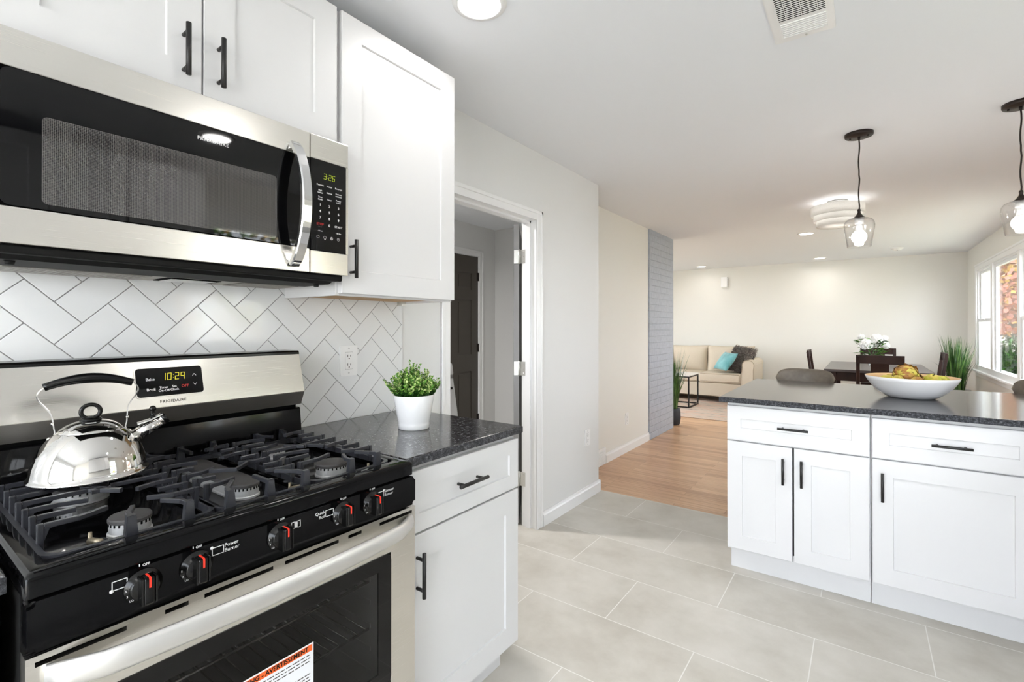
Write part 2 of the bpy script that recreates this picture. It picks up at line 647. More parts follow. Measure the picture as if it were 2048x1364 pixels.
    def text(s, body, Mx, size, m=None, align='CENTER', bold=0.0, ext=0.0002, space=1.0):
        cu = bpy.data.curves.new('t', 'FONT')
        cu.body = body
        cu.size = size
        cu.align_x = align
        cu.align_y = 'CENTER'
        cu.extrude = ext
        cu.offset = bold
        cu.space_character = space
        cu.resolution_u = 3
        ob = bpy.data.objects.new('t', cu)
        COL.objects.link(ob)
        dg = bpy.context.evaluated_depsgraph_get()
        me = bpy.data.meshes.new_from_object(ob.evaluated_get(dg))
        t = bmesh.new()
        t.from_mesh(me)
        bpy.data.objects.remove(ob)
        bpy.data.curves.remove(cu)
        bpy.data.meshes.remove(me)
        return s._add(t, m, Mx)

    def build(s, name, m=None, parent=None, off=None, smooth=None, mods=None):
        me = bpy.data.meshes.new(name)
        o_ = off if off is not None else (Vector(parent['_o']) if parent is not None and '_o' in parent else Vector((0, 0, 0)))
        if o_.length > 0:
            bmesh.ops.translate(s.bm, verts=s.bm.verts, vec=-o_)
        s.bm.to_mesh(me)
        s.bm.free()
        for q in (s.mats or [m]):
            me.materials.append(q)
        ob = bpy.data.objects.new(name, me)
        COL.objects.link(ob)
        if parent is not None:
            ob.parent = parent
        if '_o' not in ob:
            ob['_o'] = tuple(o_)
        if smooth:
            for f in me.polygons:
                f.use_smooth = True
        return ob


def thing(name, label, cat, loc=(0, 0, 0), group=None, local=False):
    """Empty at a thing's base. Parts are drawn in world space unless local."""
    o = bpy.data.objects.new(name, None)
    o.empty_display_size = 0.1
    COL.objects.link(o)
    o.location = loc
    o['label'] = label
    o['category'] = cat
    if group:
        o['group'] = group
    o['_o'] = (0.0, 0.0, 0.0) if local else tuple(loc)
    return o


def tag(o, label, cat, group=None):
    o['label'] = label
    o['category'] = cat
    if group:
        o['group'] = group
    return o


def single(mb, name, m, loc, label, cat, group=None):
    o = mb.build(name, m, None, Vector(loc))
    o.location = loc
    return tag(o, label, cat, group)


def struct(o):
    o['kind'] = 'structure'
    return o


def copy_tree(o, parent=None):
    c = o.copy()
    COL.objects.link(c)
    if parent is not None:
        c.parent = parent
    for ch in list(o.children):
        copy_tree(ch, c)
    return c


def mX(x):                       # a face looking +X (left wall units): u = Y, v = Z
    return lambda u, v, d: Vector((x + d, u, v))


def mY(y):                       # a face looking -Y (island): u = X, v = Z
    return lambda u, v, d: Vector((u, y - d, v))


def mW(x):                       # a face looking -X (right wall): u = Y, v = Z
    return lambda u, v, d: Vector((x - d, u, v))


def TX(x, y, z):                 # text matrix on a face looking +X
    Mx = Matrix(((0, 0, 1), (1, 0, 0), (0, 1, 0))).to_4x4()
    Mx.translation = (x, y, z)
    return Mx


def rrect(u0, u1, v0, v1, r, seg=5, corners=(1, 1, 1, 1)):
    out = []
    for k, (cu, cv, a0) in enumerate(((u1 - r, v1 - r, 0), (u0 + r, v1 - r, 90), (u0 + r, v0 + r, 180), (u1 - r, v0 + r, 270))):
        if corners[k]:
            for j in range(seg + 1):
                a = radians(a0 + 90 * j / seg)
                out.append((cu + r * cos(a), cv + r * sin(a)))
        else:
            out.append(((u1, v1), (u0, v1), (u0, v0), (u1, v0))[k])
    return out


SEG = {'0': 'abcdef', '1': 'bc', '2': 'abged', '3': 'abgcd', '4': 'fgbc', '5': 'afgcd', '6': 'afgedc', '7': 'abc', '8': 'abcdefg', '9': 'abcfg'}


def digits(mb, s, mp, u, v, h, m, slant=0.12):
    """seven segment digits, left edge u, base v"""
    w, t = h * 0.52, h * 0.07
    for ch in s:
        if ch == ':' or ch == '.':
            for k in ((0.3, 0.7) if ch == ':' else (0.04, 0.96)):
                a = u + slant * h * k
                mb.prism([(a, v + h * k - t / 2), (a + t, v + h * k - t / 2), (a + t, v + h * k + t / 2), (a, v + h * k + t / 2)], mp, 0, 0.0004, m)
            u += h * 0.24
            continue
        R = {'a': (0, w, h - t, h), 'd': (0, w, 0, t), 'g': (0, w, h / 2 - t / 2, h / 2 + t / 2), 'f': (0, t, h / 2, h), 'b': (w - t, w, h / 2, h), 'e': (0, t, 0, h / 2), 'c': (w - t, w, 0, h / 2)}
        for sg in SEG[ch]:
            a, b, c, d = R[sg]
            mb.prism([(u + a + slant * c, v + c), (u + b + slant * c, v + c), (u + b + slant * d, v + d), (u + a + slant * d, v + d)], mp, 0, 0.0004, m)
        u += h * 0.74


# ------------------------------------------------------------------ room shell
ZC = 2.389
XW, YF = 2.928, 8.78
b = MB()
b.box(-0.12, XW, -3.2, 2.58, -0.08, 0)
struct(b.build('floor', MT['floor']))
b = MB()
b.box(-0.395, XW, 2.58, 3.56, -0.08, 0.0)
b.box(-3.0, XW, 3.56, YF, -0.08, 0.0)
struct(b.build('floor_living', MT['wood']))
b = MB()
b.box(-1.75, -0.40, 2.58, 3.478, -0.08, 0.0)
b.box(-1.75, -0.12, -0.5, 2.58, -0.08, 0.0)
struct(b.build('floor_laundry', MT['floor']))
b = MB()
b.box(-3.1, XW + 0.14, -3.3, YF + 0.1, ZC, ZC + 0.1)
struct(b.build('ceiling', MT['ceiling']))

DO0, DO1, DZ = 0.859, 1.655, 1.955         # kitchen doorway
b = MB()
b.box(-0.12, 0, -3.2, DO0 - 0.012, 0, ZC)
b.box(-0.12, 0, DO1 + 0.012, 2.547, 0, ZC)
b.box(-0.12, 0, DO0 - 0.012, DO1 + 0.012, DZ + 0.012, ZC)
struct(b.build('wall_left', MT['wall']))
b = MB()
b.box(-0.40, -0.29, 2.547, 4.424, 0, ZC)
b.box(-0.40, -0.12, 2.44, 2.547, 0, ZC)
struct(b.build('wall_hall', MT['warmwall']))
b = MB()
b.box(-1.15, -0.275, 4.424, 5.27, 0, ZC)
struct(b.build('wall_chimney', MT['brick']))
b = MB()
b.box(-3.1, XW + 0.14, YF, YF + 0.1, 0, ZC)
struct(b.build('wall_far', MT['warmwall']))
b = MB()
b.box(-3.1, -3.0, 4.4, 5.0, 0, ZC)
b.box(-3.1, -3.0, 7.10, YF, 0, ZC)
b.box(-3.1, -3.0, 5.0, 7.10, 0, 0.5)
b.box(-3.1, -3.0, 5.0, 7.10, 2.15, ZC)
b.box(-3.0, -1.15, 4.4, 4.5, 0, ZC)
struct(b.build('wall_living', MT['warmwall']))
b = MB()
b.box(-0.12, 0.12, -3.3, -3.2, 0, ZC)
b.box(2.80, XW + 0.14, -3.3, -3.2, 0, ZC)
b.box(0.12, 2.80, -3.3, -3.2, 2.18, ZC)
struct(b.build('wall_back', MT['wall']))
b = MB()
for a_, c_ in ((0.12, 0.20), (1.42, 1.50), (2.72, 2.80)):
    b.box(a_, c_, -3.29, -3.21, 0.0, 2.18, 0.003)
for a_, c_ in ((0.20, 1.42), (1.50, 2.72)):
    b.box(a_, c_, -3.28, -3.22, 0.0, 0.12, 0.003)
    b.box(a_, c_, -3.28, -3.22, 2.10, 2.18, 0.003)
pd_ = struct(b.build('daylight_door', MT['sash']))  # unseen glazed doors, made wall-wide to bring in daylight
for a_, c_ in ((0.20, 1.42), (1.50, 2.72)):
    b = MB()
    b.box(a_, c_, -3.252, -3.247, 0.12, 2.10)
    b.build('pane', MT['pane'], pd_)
b = MB()
b.box(-1.85, -1.75, -0.6, 2.41, 0, ZC)
b.box(-1.85, -1.75, 3.20, 3.478, 0, ZC)
b.box(-1.85, -1.75, 2.41, 3.20, 2.05, ZC)
b.box(-1.85, -0.40, 3.478, 3.56, 0, ZC)
b.box(-1.75, -0.12, -0.6, -0.5, 0, ZC)
struct(b.build('wall_laundry', MT['wall']))

# right wall with openings: kitchen window and the big triple window
KW = (0.62, 1.48, 1.08, 2.06)
BW = (4.75, 8.02, 0.70, 2.035)
b = MB()
x0, x1 = XW, XW + 0.14
b.box(x0, x1, -3.2, KW[0], 0, ZC)
b.box(x0, x1, KW[0], KW[1], 0, KW[2])
b.box(x0, x1, KW[0], KW[1], KW[3], ZC)
b.box(x0, x1, KW[1], BW[0], 0, ZC)
b.box(x0, x1, BW[0], BW[1], 0, BW[2])
b.box(x0, x1, BW[0], BW[1], BW[3], ZC)
b.box(x0, x1, BW[1], YF, 0, ZC)
struct(b.build('wall_right', MT['warmwall']))


def baseboard(name, pts, face):
    """moulded skirting swept along pts; face: inward side"""
    b = MB()
    b.sweep(pts, [(0, 0), (0.014 * face, 0), (0.014 * face, 0.068), (0.009 * face, 0.078), (0.007 * face, 0.09), (0, 0.09)], MT['trim'], smooth=False)
    return struct(b.build(name, MT['trim']))


baseboard('baseboard_left', [(0, 1.724, 0), (0, 2.547, 0)], 1)
bb = MB()
bb.box(-0.28, 0.014, 2.547, 2.561, 0, 0.085, 0.003)
struct(bb.build('baseboard_end', MT['trim']))
baseboard('baseboard_hall', [(-0.29, 3.285, 0), (-0.29, 4.424, 0)], 1)
baseboard('baseboard_far', [(-3.0, YF, 0), (XW, YF, 0)], 1)
baseboard('baseboard_right', [(XW, YF, 0), (XW, 2.9, 0)], 1)

# tiled splashback: herringbone of 3 x 6 inch glazed tiles
b = MB()
d = 0.0544
oy, oz = 0.1625, 1.345
gr = 0.0012
zlo, zhi, ylo, yhi = 0.9145, 1.432, -1.15, 0.546
tmp = bmesh.new()
for i in range(-40, 40):
    for j in range(-40, 40):
        s_ = (i + j) % 4
        if s_ == 2:
            ex = (i, i + 2, j, j + 1)
        elif s_ == 0:
            ex = (i, i + 1, j, j + 2)
        else:
            continue
        a0, a1, b0, b1 = ex
        cy = oy + d * ((a0 + a1) / 2 + (b0 + b1) / 2)
        cz = oz + d * ((a0 + a1) / 2 - (b0 + b1) / 2)
        if not (ylo - 0.12 < cy < yhi + 0.12 and zlo - 0.12 < cz < zhi + 0.12):
            continue
        g = gr / (d * math.sqrt(2))
        P = []
        for o, x in ((0, 0.004), (0, 0.0074), (0.0008 / 0.077, 0.008)):
            q = g + o
            P.append([tmp.verts.new((x, oy + d * (a + bb_), oz + d * (a - bb_))) for a, bb_ in ((a0 + q, b0 + q), (a1 - q, b0 + q), (a1 - q, b1 - q), (a0 + q, b1 - q))])
        for A, B in zip(P, P[1:]):
            for k in range(4):
                tmp.faces.new((A[k], A[(k + 1) % 4], B[(k + 1) % 4], B[k]))
        tmp.faces.new(P[-1])
for co, no in (((0, ylo, 0), (0, -1, 0)), ((0, yhi, 0), (0, 1, 0)), ((0, 0, zlo), (0, 0, -1)), ((0, 0, zhi), (0, 0, 1))):
    bmesh.ops.bisect_plane(tmp, geom=list(tmp.verts) + list(tmp.edges) + list(tmp.faces), plane_co=co, plane_no=no, clear_outer=True)
b._add(tmp, MT['tileglaze'])
b.box(0.0005, 0.0062, ylo, yhi + 0.001, zlo, zhi, 0, MT['grout'])
b.box(0.0005, 0.0075, yhi + 0.001, yhi + 0.004, zlo, zhi, 0, MT['tileglaze'])
struct(b.build('wall_splashback'))


def casing(name, x, y0, y1, ztop, w=0.062, sgn=1, zb=0.0):
    """moulded door casing round an opening in an X = const wall"""
    b = MB()
    t = 0.015 * sgn
    for a, c in ((y0 - w, y0), (y1, y1 + w)):
        b.box(x, x + t * 0.65, a, c, zb, ztop + w, 0.002)
    b.box(x, x + t * 0.65, y0, y1, ztop, ztop + w, 0.002)
    k = w * 0.36
    b.box(x, x + t, y0 - w, y0 - w + k, zb, ztop + w, 0.004)
    b.box(x, x + t, y1 + w - k, y1 + w, zb, ztop + w, 0.004)
    b.box(x, x + t, y0 - w, y1 + w, ztop + w - k, ztop + w, 0.004)
    return b.build(name, MT['trim'])


tr = struct(casing('trim_1', 0.0, DO0, DO1, DZ))
b = MB()
b.box(-0.108, 0.004, DO1, DO1 + 0.012, 0, DZ + 0.012)
b.box(-0.125, 0.004, DO0 - 0.012, DO0, 0, DZ + 0.012)
b.box(-0.125, 0.004, DO0, DO1, DZ, DZ + 0.012)
b.box(-0.075, -0.04, DO0, DO0 + 0.012, 0, DZ)
b.box(-0.075, -0.04, DO1 - 0.012, DO1, 0, DZ)
b.box(-0.075, -0.04, DO0, DO1, DZ - 0.012, DZ)
struct(b.build('trim_2', MT['trim']))

# open kitchen door, swung back into the laundry; hinged on its right jamb
hx, hy = -0.127, DO1 - 0.007
ang = radians(147)
sl = Vector((-sin(ang), -cos(ang), 0))
nr = Vector((cos(ang), -sin(ang), 0))
b = MB()
Rm = Matrix(((sl.x, nr.x, 0, hx), (sl.y, nr.y, 0, hy), (0, 0, 1, 0), (0, 0, 0, 1)))
b.box(0.006, 0.76, 0.0, 0.036, 0.012, 1.945, 0.002, MT['doorface'], Mx=Rm)
b.box(0.004, 0.0065, 0.0005, 0.0355, 0.012, 1.945, 0, MT['doorgrey'], Mx=Rm)
dr = struct(b.build('door_1'))
for z in (1.735, 1.012, 0.30):
    h = MB()
    h.box(0.0005, 0.004, 0.001, 0.034, z - 0.045, z + 0.045, 0.001, Mx=Rm)
    h.box(hx + 0.006, hx + 0.056, DO1 - 0.002, DO1, z - 0.045, z + 0.045, 0.0009)
    h.cyl((hx, hy, z - 0.047), (hx, hy, z + 0.047), 0.0055, seg=12)
    for zz in (-0.03, 0, 0.03):
        h.cyl((hx + 0.03, DO1 - 0.001, z + zz), (hx + 0.03, DO1 - 0.0035, z + zz), 0.003, seg=8)
    h.build('hinge', MT['hinge'], dr)['label'] = 'satin nickel butt hinge'

# laundry: dark six panel door in its casing
b = MB()
dx = -1.765
b.box(dx - 0.035, dx - 0.006, 2.413, 3.190, 0.008, 2.046, 0)
mp = mX(dx)
us = [2.413, 2.413 + 0.11, 2.413 + 0.335, 2.413 + 0.442, 2.413 + 0.667, 3.190]
vs = [0.008, 0.20, 0.80, 0.98, 1.57, 1.68, 1.86, 2.046]
for k in (0, 2, 4):
    b.box(dx - 0.03, dx, us[k], us[k + 1], vs[0], vs[-1])
for k in (1, 3):
    for q in (0, 2, 4, 6):
        b.box(dx - 0.03, dx, us[k], us[k + 1], vs[q], vs[q + 1])
    for q in (1, 3, 5):
        b.prism([(us[k] + 0.022, vs[q] + 0.022), (us[k + 1] - 0.022, vs[q] + 0.022), (us[k + 1] - 0.022, vs[q + 1] - 0.022), (us[k] + 0.022, vs[q + 1] - 0.022)], mp, -0.012, -0.002, bev=0.006)
d2 = struct(b.build('door_2', MT['darkdoor']))
for z in (1.83, 1.05, 0.28):
    h = MB()
    h.cyl((dx + 0.006, 3.194, z - 0.045), (dx + 0.006, 3.194, z + 0.045), 0.007, seg=10)
    h.box(dx - 0.002, dx + 0.004, 3.17, 3.193, z - 0.045, z + 0.045, 0.001)
    h.build('hinge', MT['bronze'], d2)
k = MB()
k.cyl((dx, 2.475, 0.96), (dx + 0.045, 2.475, 0.96), 0.012, 0.012)
k.sphere((dx + 0.06, 2.475, 0.96), 0.028)
k.build('door_knob', MT['hinge'], d2)
struct(casing('trim_3', -1.75, 2.413, 3.190, 2.05, 0.066))

# ------------------------------------------------------------------ windows
def pane_box(parent, x, y0, y1, z0, z1):
    g = MB()
    g.box(x, x + 0.004, y0, y1, z0, z1)
    g.build('pane', MT['pane'], parent)


def rect_frame(b, x0, x1, y0, y1, z0, z1, w, bev=0.003):
    b.box(x0, x1, y0, y0 + w, z0, z1, bev)
    b.box(x0, x1, y1 - w, y1, z0, z1, bev)
    b.box(x0, x1, y0 + w, y1 - w, z0, z0 + w, bev)
    b.box(x0, x1, y0 + w, y1 - w, z1 - w, z1, bev)


def window(name, y0, y1, z0, z1, units, cw=0.075):
    b = MB()
    rect_frame(b, XW + 0.0, XW + 0.06, y0, y1, z0, z1, 0.02, 0)
    w = struct(b.build(name, MT['trim']))
    c = MB()
    rect_frame(c, XW - 0.018, XW, y0 - cw, y1 + cw, z0 - 0.0, z1 + cw, cw, 0.003)
    c.box(XW - 0.026, XW - 0.016, y0 - cw, y1 + cw, z1 + cw - 0.022, z1 + cw, 0.002)
    c.build('casing', MT['trim'], w)
    s_ = MB()
    s_.box(XW - 0.055, XW + 0.04, y0 - cw - 0.03, y1 + cw + 0.03, z0 - 0.012, z0 + 0.012, 0.005)
    s_.box(XW - 0.016, XW, y0 - cw, y1 + cw, z0 - 0.075, z0 - 0.012, 0.003)
    s_.build('sill', MT['trim'], w)
    for kind, a, c_ in units:
        if kind == 'mullion':
            m_ = MB()
            m_.box(XW - 0.012, XW + 0.05, a, c_, z0 + 0.012, z1, 0.003)
            m_.build('mullion', MT['trim'], w)
        elif kind == 'fixed':
            f = MB()
            rect_frame(f, XW + 0.015, XW + 0.04, a, c_, z0 + 0.012, z1 - 0.01, 0.04)
            f = f.build('sash', MT['sash'], w)
            pane_box(f, XW + 0.028, a + 0.04, c_ - 0.04, z0 + 0.052, z1 - 0.05)
        else:
            zm = (z0 + z1) / 2
            f = MB()
            rect_frame(f, XW + 0.002, XW + 0.024, a, c_, z0 + 0.012, zm + 0.02, 0.04)
            f.box(XW - 0.008, XW + 0.003, (a + c_) / 2 - 0.03, (a + c_) / 2 + 0.03, zm + 0.0, zm + 0.018, 0.003)
            f = f.build('sash', MT['sash'], w)
            pane_box(f, XW + 0.012, a + 0.04, c_ - 0.04, z0 + 0.052, zm - 0.02)
            f = MB()
            rect_frame(f, XW + 0.026, XW + 0.048, a, c_, zm - 0.02, z1 - 0.01, 0.04)
            f = f.build('sash', MT['sash'], w)
            pane_box(f, XW + 0.036, a + 0.04, c_ - 0.04, zm + 0.02, z1 - 0.05)
    return w


b = MB()
rect_frame(b, -3.08, -3.01, 5.0, 7.10, 0.5, 2.15, 0.05)
for y_ in (6.07,):
    b.box(-3.08, -3.01, y_ - 0.03, y_ + 0.03, 0.55, 2.10, 0.003)
w3 = struct(b.build('added_window', MT['sash']))  # added unseen window, lets more daylight into the living room
for a_, c_ in ((5.05, 6.04), (6.10, 7.05)):
    pane_box(w3, -3.05, a_, c_, 0.55, 2.10)


window('window_1', BW[0], BW[1], BW[2], BW[3], [('hung', 7.15, 8.0), ('mullion', 7.05, 7.15), ('fixed', 5.92, 7.05), ('mullion', 5.82, 5.92), ('hung', 4.97, 5.82), ('mullion', 4.90, 4.97)])
window('window_2', KW[0], KW[1], KW[2], KW[3], [('hung', KW[0] + 0.02, KW[1] - 0.02)])


# ------------------------------------------------------------------ bar pulls, cabinets
def pull(mp, u0, v0, u1, v1, parent, r=0.006, proj=0.03):
    """black bar pull from (u0, v0) to (u1, v1) standing proud of a face"""
    b = MB()
    p0, p1 = Vector((u0, v0)), Vector((u1, v1))
    dv = (p1 - p0).normalized()
    L_ = (p1 - p0).length
    b.cyl(mp(p0.x, p0.y, proj), mp(p1.x, p1.y, proj), r, seg=16)
    for f in (0.16, 0.84):
        q = p0 + dv * (L_ * f)
        b.cyl(mp(q.x, q.y, -0.001), mp(q.x, q.y, proj), 0.0048, seg=12)
    return b.build('bar_pull', MT['black'], parent)


def door(parent, mp, u0, u1, v0, v1, kind='door', stile=0.075, hd=None):
    b = MB()
    b.shaker(mp, u0, u1, v0, v1, stile, m=MT['cab'])
    o = b.build(kind, MT['cab'], parent)
    if hd:
        pull(mp, *hd, o)
    return o


# --- small base cabinet between range and doorway
t = thing('base_cabinet', 'narrow white base cabinet with one drawer and one door beside the gas range', 'cabinet', (0.3, 0.28, 0))
b = MB()
b.box(0.012, 0.614, 0.004, 0.551, 0.1125, 0.887, 0.001)
b.box(0.012, 0.555, 0.004, 0.551, 0.0, 0.1125, 0.001)
b.build('carcass', MT['cab'], t)
F = mX(0.637)
door(t, F, 0.007, 0.553, 0.6905, 0.869, 'drawer', 0.052, (0.204, 0.786, 0.339, 0.786))
door(t, F, 0.007, 0.553, 0.126, 0.684, 'door', 0.075, (0.051, 0.514, 0.051, 0.641))
b = MB()
b.box(0.0085, 0.6437, 0.003, 0.5705, 0.887, 0.914, 0.003, MT['granite'])
b.box(0.6415, 0.6457, 0.003, 0.5721, 0.8875, 0.9115, 0.0015, MT['graniteedge'])
b.box(0.0085, 0.6437, 0.5695, 0.5721, 0.8875, 0.9115, 0.001, MT['graniteedge'])
single(b, 'countertop', None, (0.3, 0.28, 0.887), 'short dark granite countertop with a rough edge under the leafy potted plant', 'countertop')

# --- base cabinet left of the range (only its edge shows)
t = thing('base_cabinet', 'white base cabinet mostly hidden behind the far left side of the gas range', 'cabinet', (0.3, -1.2, 0))
b = MB()
b.box(0.012, 0.614, -1.66, -0.775, 0.1125, 0.887, 0.001)
b.box(0.012, 0.555, -1.66, -0.775, 0.0, 0.1125, 0.001)
b.build('carcass', MT['cab'], t)
door(t, F, -1.655, -0.78, 0.6905, 0.869, 'drawer', 0.052, (-1.285, 0.786, -1.15, 0.786))
door(t, F, -1.655, -1.219, 0.126, 0.684, 'door', 0.075, (-1.26, 0.514, -1.26, 0.641))
door(t, F, -1.215, -0.78, 0.126, 0.684, 'door', 0.075, (-1.175, 0.514, -1.175, 0.641))
b = MB()
b.box(0.0085, 0.6437, -1.66, -0.770, 0.887, 0.914, 0.003, MT['granite'])
b.box(0.6415, 0.6457, -1.66, -0.7695, 0.8875, 0.9115, 0.0015, MT['graniteedge'])
single(b, 'countertop', None, (0.3, -1.2, 0.887), 'dark granite countertop on the far left side of the gas range', 'countertop')

# --- upper cabinet over the microwave
F = mX(0.332)
t = thing('wall_cabinet', 'wide white wall cabinet with two doors above the microwave', 'cabinet', (0.15, -0.38, 1.85))
b = MB()
b.box(0.002, 0.311, -0.762, -0.001, 1.846, 2.292, 0.001)
b.build('carcass', MT['cab'], t)
door(t, F, -0.759, -0.3885, 1.853, 2.290, 'door', 0.075, (-0.429, 1.887, -0.429, 2.012))
door(t, F, -0.3845, -0.004, 1.853, 2.290, 'door', 0.075, (-0.350, 1.887, -0.350, 2.012))

# --- tall upper cabinet right of the microwave
t = thing('wall_cabinet', 'tall white wall cabinet with one door right of the microwave', 'cabinet', (0.15, 0.27, 1.382))
b = MB()
b.box(0.009, 0.311, 0.0045, 0.020, 1.382, 2.292, 0.001, MT['cab'])
b.box(0.009, 0.311, 0.525, 0.541, 1.382, 2.292, 0.001, MT['cab'])
b.box(0.293, 0.311, 0.020, 0.525, 1.382, 2.292, 0.0, MT['cab'])
b.box(0.009, 0.020, 0.020, 0.525, 1.40, 2.292, 0.0, MT['cab'])
b.box(0.020, 0.293, 0.020, 0.525, 2.275, 2.292, 0.0, MT['cab'])
b.box(0.009, 0.293, 0.020, 0.525, 1.390, 1.400, 0.0, MT['tan'])
b.build('carcass', None, t)
door(t, F, 0.0135, 0.538, 1.388, 2.290, 'door', 0.075, (0.047, 1.437, 0.047, 1.560))
b = MB()
b.box(0.03, 0.06, 0.500, 0.524, 1.372, 1.390, 0.001)
b.build('bracket', MT['hinge'], t)['label'] = 'small metal bracket under the cabinet'

# --- peninsula
YI = 1.79
F = mY(YI + 0.03)
xc = [1.0875, 1.7005, 2.2425, 2.926]
labs = ['white peninsula cabinet with one drawer over two narrow doors, at the open end',
        'white peninsula cabinet with one drawer over one wide door below the white bowl',
        'white peninsula cabinet in the corner next to the window wall']
for k in range(3):
    a, c = xc[k] + 0.0015, xc[k + 1] - 0.0015
    t = thing('base_cabinet', labs[k], 'cabinet', ((a + c) / 2, YI + 0.3, 0))
    b = MB()
    b.box(a, c, YI + 0.052, YI + 0.64, 0.1125, 0.8868, 0.001, MT['cab'])
    b.box(a + (0.008 if k == 0 else 0), c, YI + 0.10, YI + 0.64, 0.0, 0.1125, 0.001, MT['cab'])
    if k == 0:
        b.box(1.384, 1.403, YI + 0.0505, YI + 0.0525, 0.150, 0.682, 0, MT['hole_shade'])  # strip painted dark for the shade in the gap between the doors
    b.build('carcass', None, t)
    hm = (a + c) / 2
    dl, drr = a + 0.003, c - 0.004
    door(t, F, dl, drr, 0.6905, 0.869, 'drawer', 0.062 if k else 0.065, (hm - 0.065, 0.778, hm + 0.065, 0.778))
    if k == 0:
        door(t, F, dl, 1.3895, 0.126, 0.684, 'door', 0.072, (1.352, 0.504, 1.352, 0.632))
        door(t, F, 1.3975, drr, 0.126, 0.684, 'door', 0.072, (1.4305, 0.504, 1.4305, 0.632))
    else:
        door(t, F, dl, drr, 0.126, 0.684, 'door', 0.075, (dl + 0.036, 0.503, dl + 0.036, 0.630))
b = MB()
b.box(1.0587, 2.926, YI + 0.002, 2.886, 0.887, 0.914, 0.003, MT['granite'])
b.box(1.0565, 2.926, YI, YI + 0.004, 0.8875, 0.9115, 0.0015, MT['graniteedge'])
b.box(1.0565, 1.0600, YI, 2.888, 0.8875, 0.9115, 0.0015, MT['graniteedge'])
b.box(1.0565, 2.926, 2.884, 2.888, 0.8875, 0.9115, 0.0015, MT['graniteedge'])
single(b, 'countertop', None, (1.9, 2.3, 0.887), 'long dark granite peninsula countertop under the white bowl', 'countertop')

# --- units on the opposite side of the kitchen, seen only as reflections
F = mW(XW - 0.332)
for k, (a, c) in enumerate(((-1.30, -0.62), (-0.615, 0.06), (0.065, 0.48))):
    t = thing('wall_cabinet', ['white wall cabinet opposite the range, furthest from the window', 'white wall cabinet opposite the range, middle of three', 'narrow white wall cabinet opposite the range, beside the kitchen window'][k], 'cabinet', (XW - 0.15, (a + c) / 2, 1.382))
    b = MB()
    b.box(XW - 0.311, XW - 0.002, a, c, 1.382, 2.292, 0.001)
    b.build('carcass', MT['cab'], t)
    m_ = (a + c) / 2
    if k < 2:
        door(t, F, a + 0.003, m_ - 0.002, 1.388, 2.29, 'door', 0.075)
        door(t, F, m_ + 0.002, c - 0.003, 1.388, 2.29, 'door', 0.075)
    else:
        door(t, F, a + 0.003, c - 0.003, 1.388, 2.29, 'door', 0.075)
F = mW(XW - 0.637)
for k, (a, c) in enumerate(((-1.30, -0.30), (-0.295, 0.70), (0.705, 1.78))):
    t = thing('base_cabinet', ['white base cabinet opposite the range, furthest from the peninsula', 'white base cabinet opposite the range, middle of three', 'white base cabinet opposite the range, in the corner by the peninsula'][k], 'cabinet', (XW - 0.3, (a + c) / 2, 0))
    b = MB()
    b.box(XW - 0.614, XW - 0.002, a, c, 0.1125, 0.8868, 0.001)
    b.box(XW - 0.555, XW - 0.002, a, c, 0.0, 0.1125, 0.001)
    b.build('carcass', MT['cab'], t)
    m_ = (a + c) / 2
    door(t, F, a + 0.003, c - 0.003, 0.6905, 0.869, 'drawer', 0.062)
    door(t, F, a + 0.003, m_ - 0.002, 0.126, 0.684, 'door', 0.075)
    door(t, F, m_ + 0.002, c - 0.003, 0.126, 0.684, 'door', 0.075)
b = MB()
b.box(XW - 0.645, XW - 0.002, -1.30, YI - 0.001, 0.887, 0.914, 0.003)
single(b, 'countertop', MT['granite'], (XW - 0.3, 0.2, 0.887), 'dark granite countertop under the kitchen window opposite the range', 'countertop')



# ------------------------------------------------------------------ gas range
R = thing('gas_range', 'freestanding stainless gas range with black cooktop and kettle on it', 'range', (0.36, -0.381, 0))
RY0, RY1 = -0.757, -0.006
b = MB()
b.box(0.02, 0.655, RY0, RY0 + 0.02, 0.03, 0.884)
b.box(0.02, 0.655, RY1 - 0.02, RY1, 0.03, 0.884)
b.box(0.02, 0.04, RY0 + 0.02, RY1 - 0.02, 0.03, 0.884)
b.box(0.04, 0.62, RY0 + 0.02, RY1 - 0.02, 0.03, 0.10)
b.build('body', MT['softblack'], R)
# oven cavity
b = MB()
b.box(0.14, 0.15, -0.69, -0.07, 0.30, 0.74)
b.box(0.15, 0.63, -0.69, -0.68, 0.30, 0.74)
b.box(0.15, 0.63, -0.08, -0.07, 0.30, 0.74)
b.box(0.15, 0.63, -0.68, -0.08, 0.30, 0.31)
b.box(0.15, 0.63, -0.68, -0.08, 0.73, 0.74)
for k in range(6):
    b.box(0.15, 0.60, -0.0835, -0.08, 0.35 + k * 0.062, 0.362 + k * 0.062, 0.001)
    b.box(0.15, 0.60, -0.68, -0.6765, 0.35 + k * 0.062, 0.362 + k * 0.062, 0.001)
b.build('oven_cavity', MT['oven_in'], R)
for z in (0.475, 0.60):
    b = MB()
    b.tube([(0.60, -0.672, z), (0.60, -0.088, z)], 0.0035, seg=8)
    b.tube([(0.18, -0.672, z), (0.18, -0.088, z)], 0.0035, seg=8)
    for k in range(22):
        y = -0.665 + k * 0.027
        b.tube([(0.18, y, z + 0.004), (0.60, y, z + 0.004)], 0.0018, seg=6)
    b.build('oven_rack', MT['wire'], R)
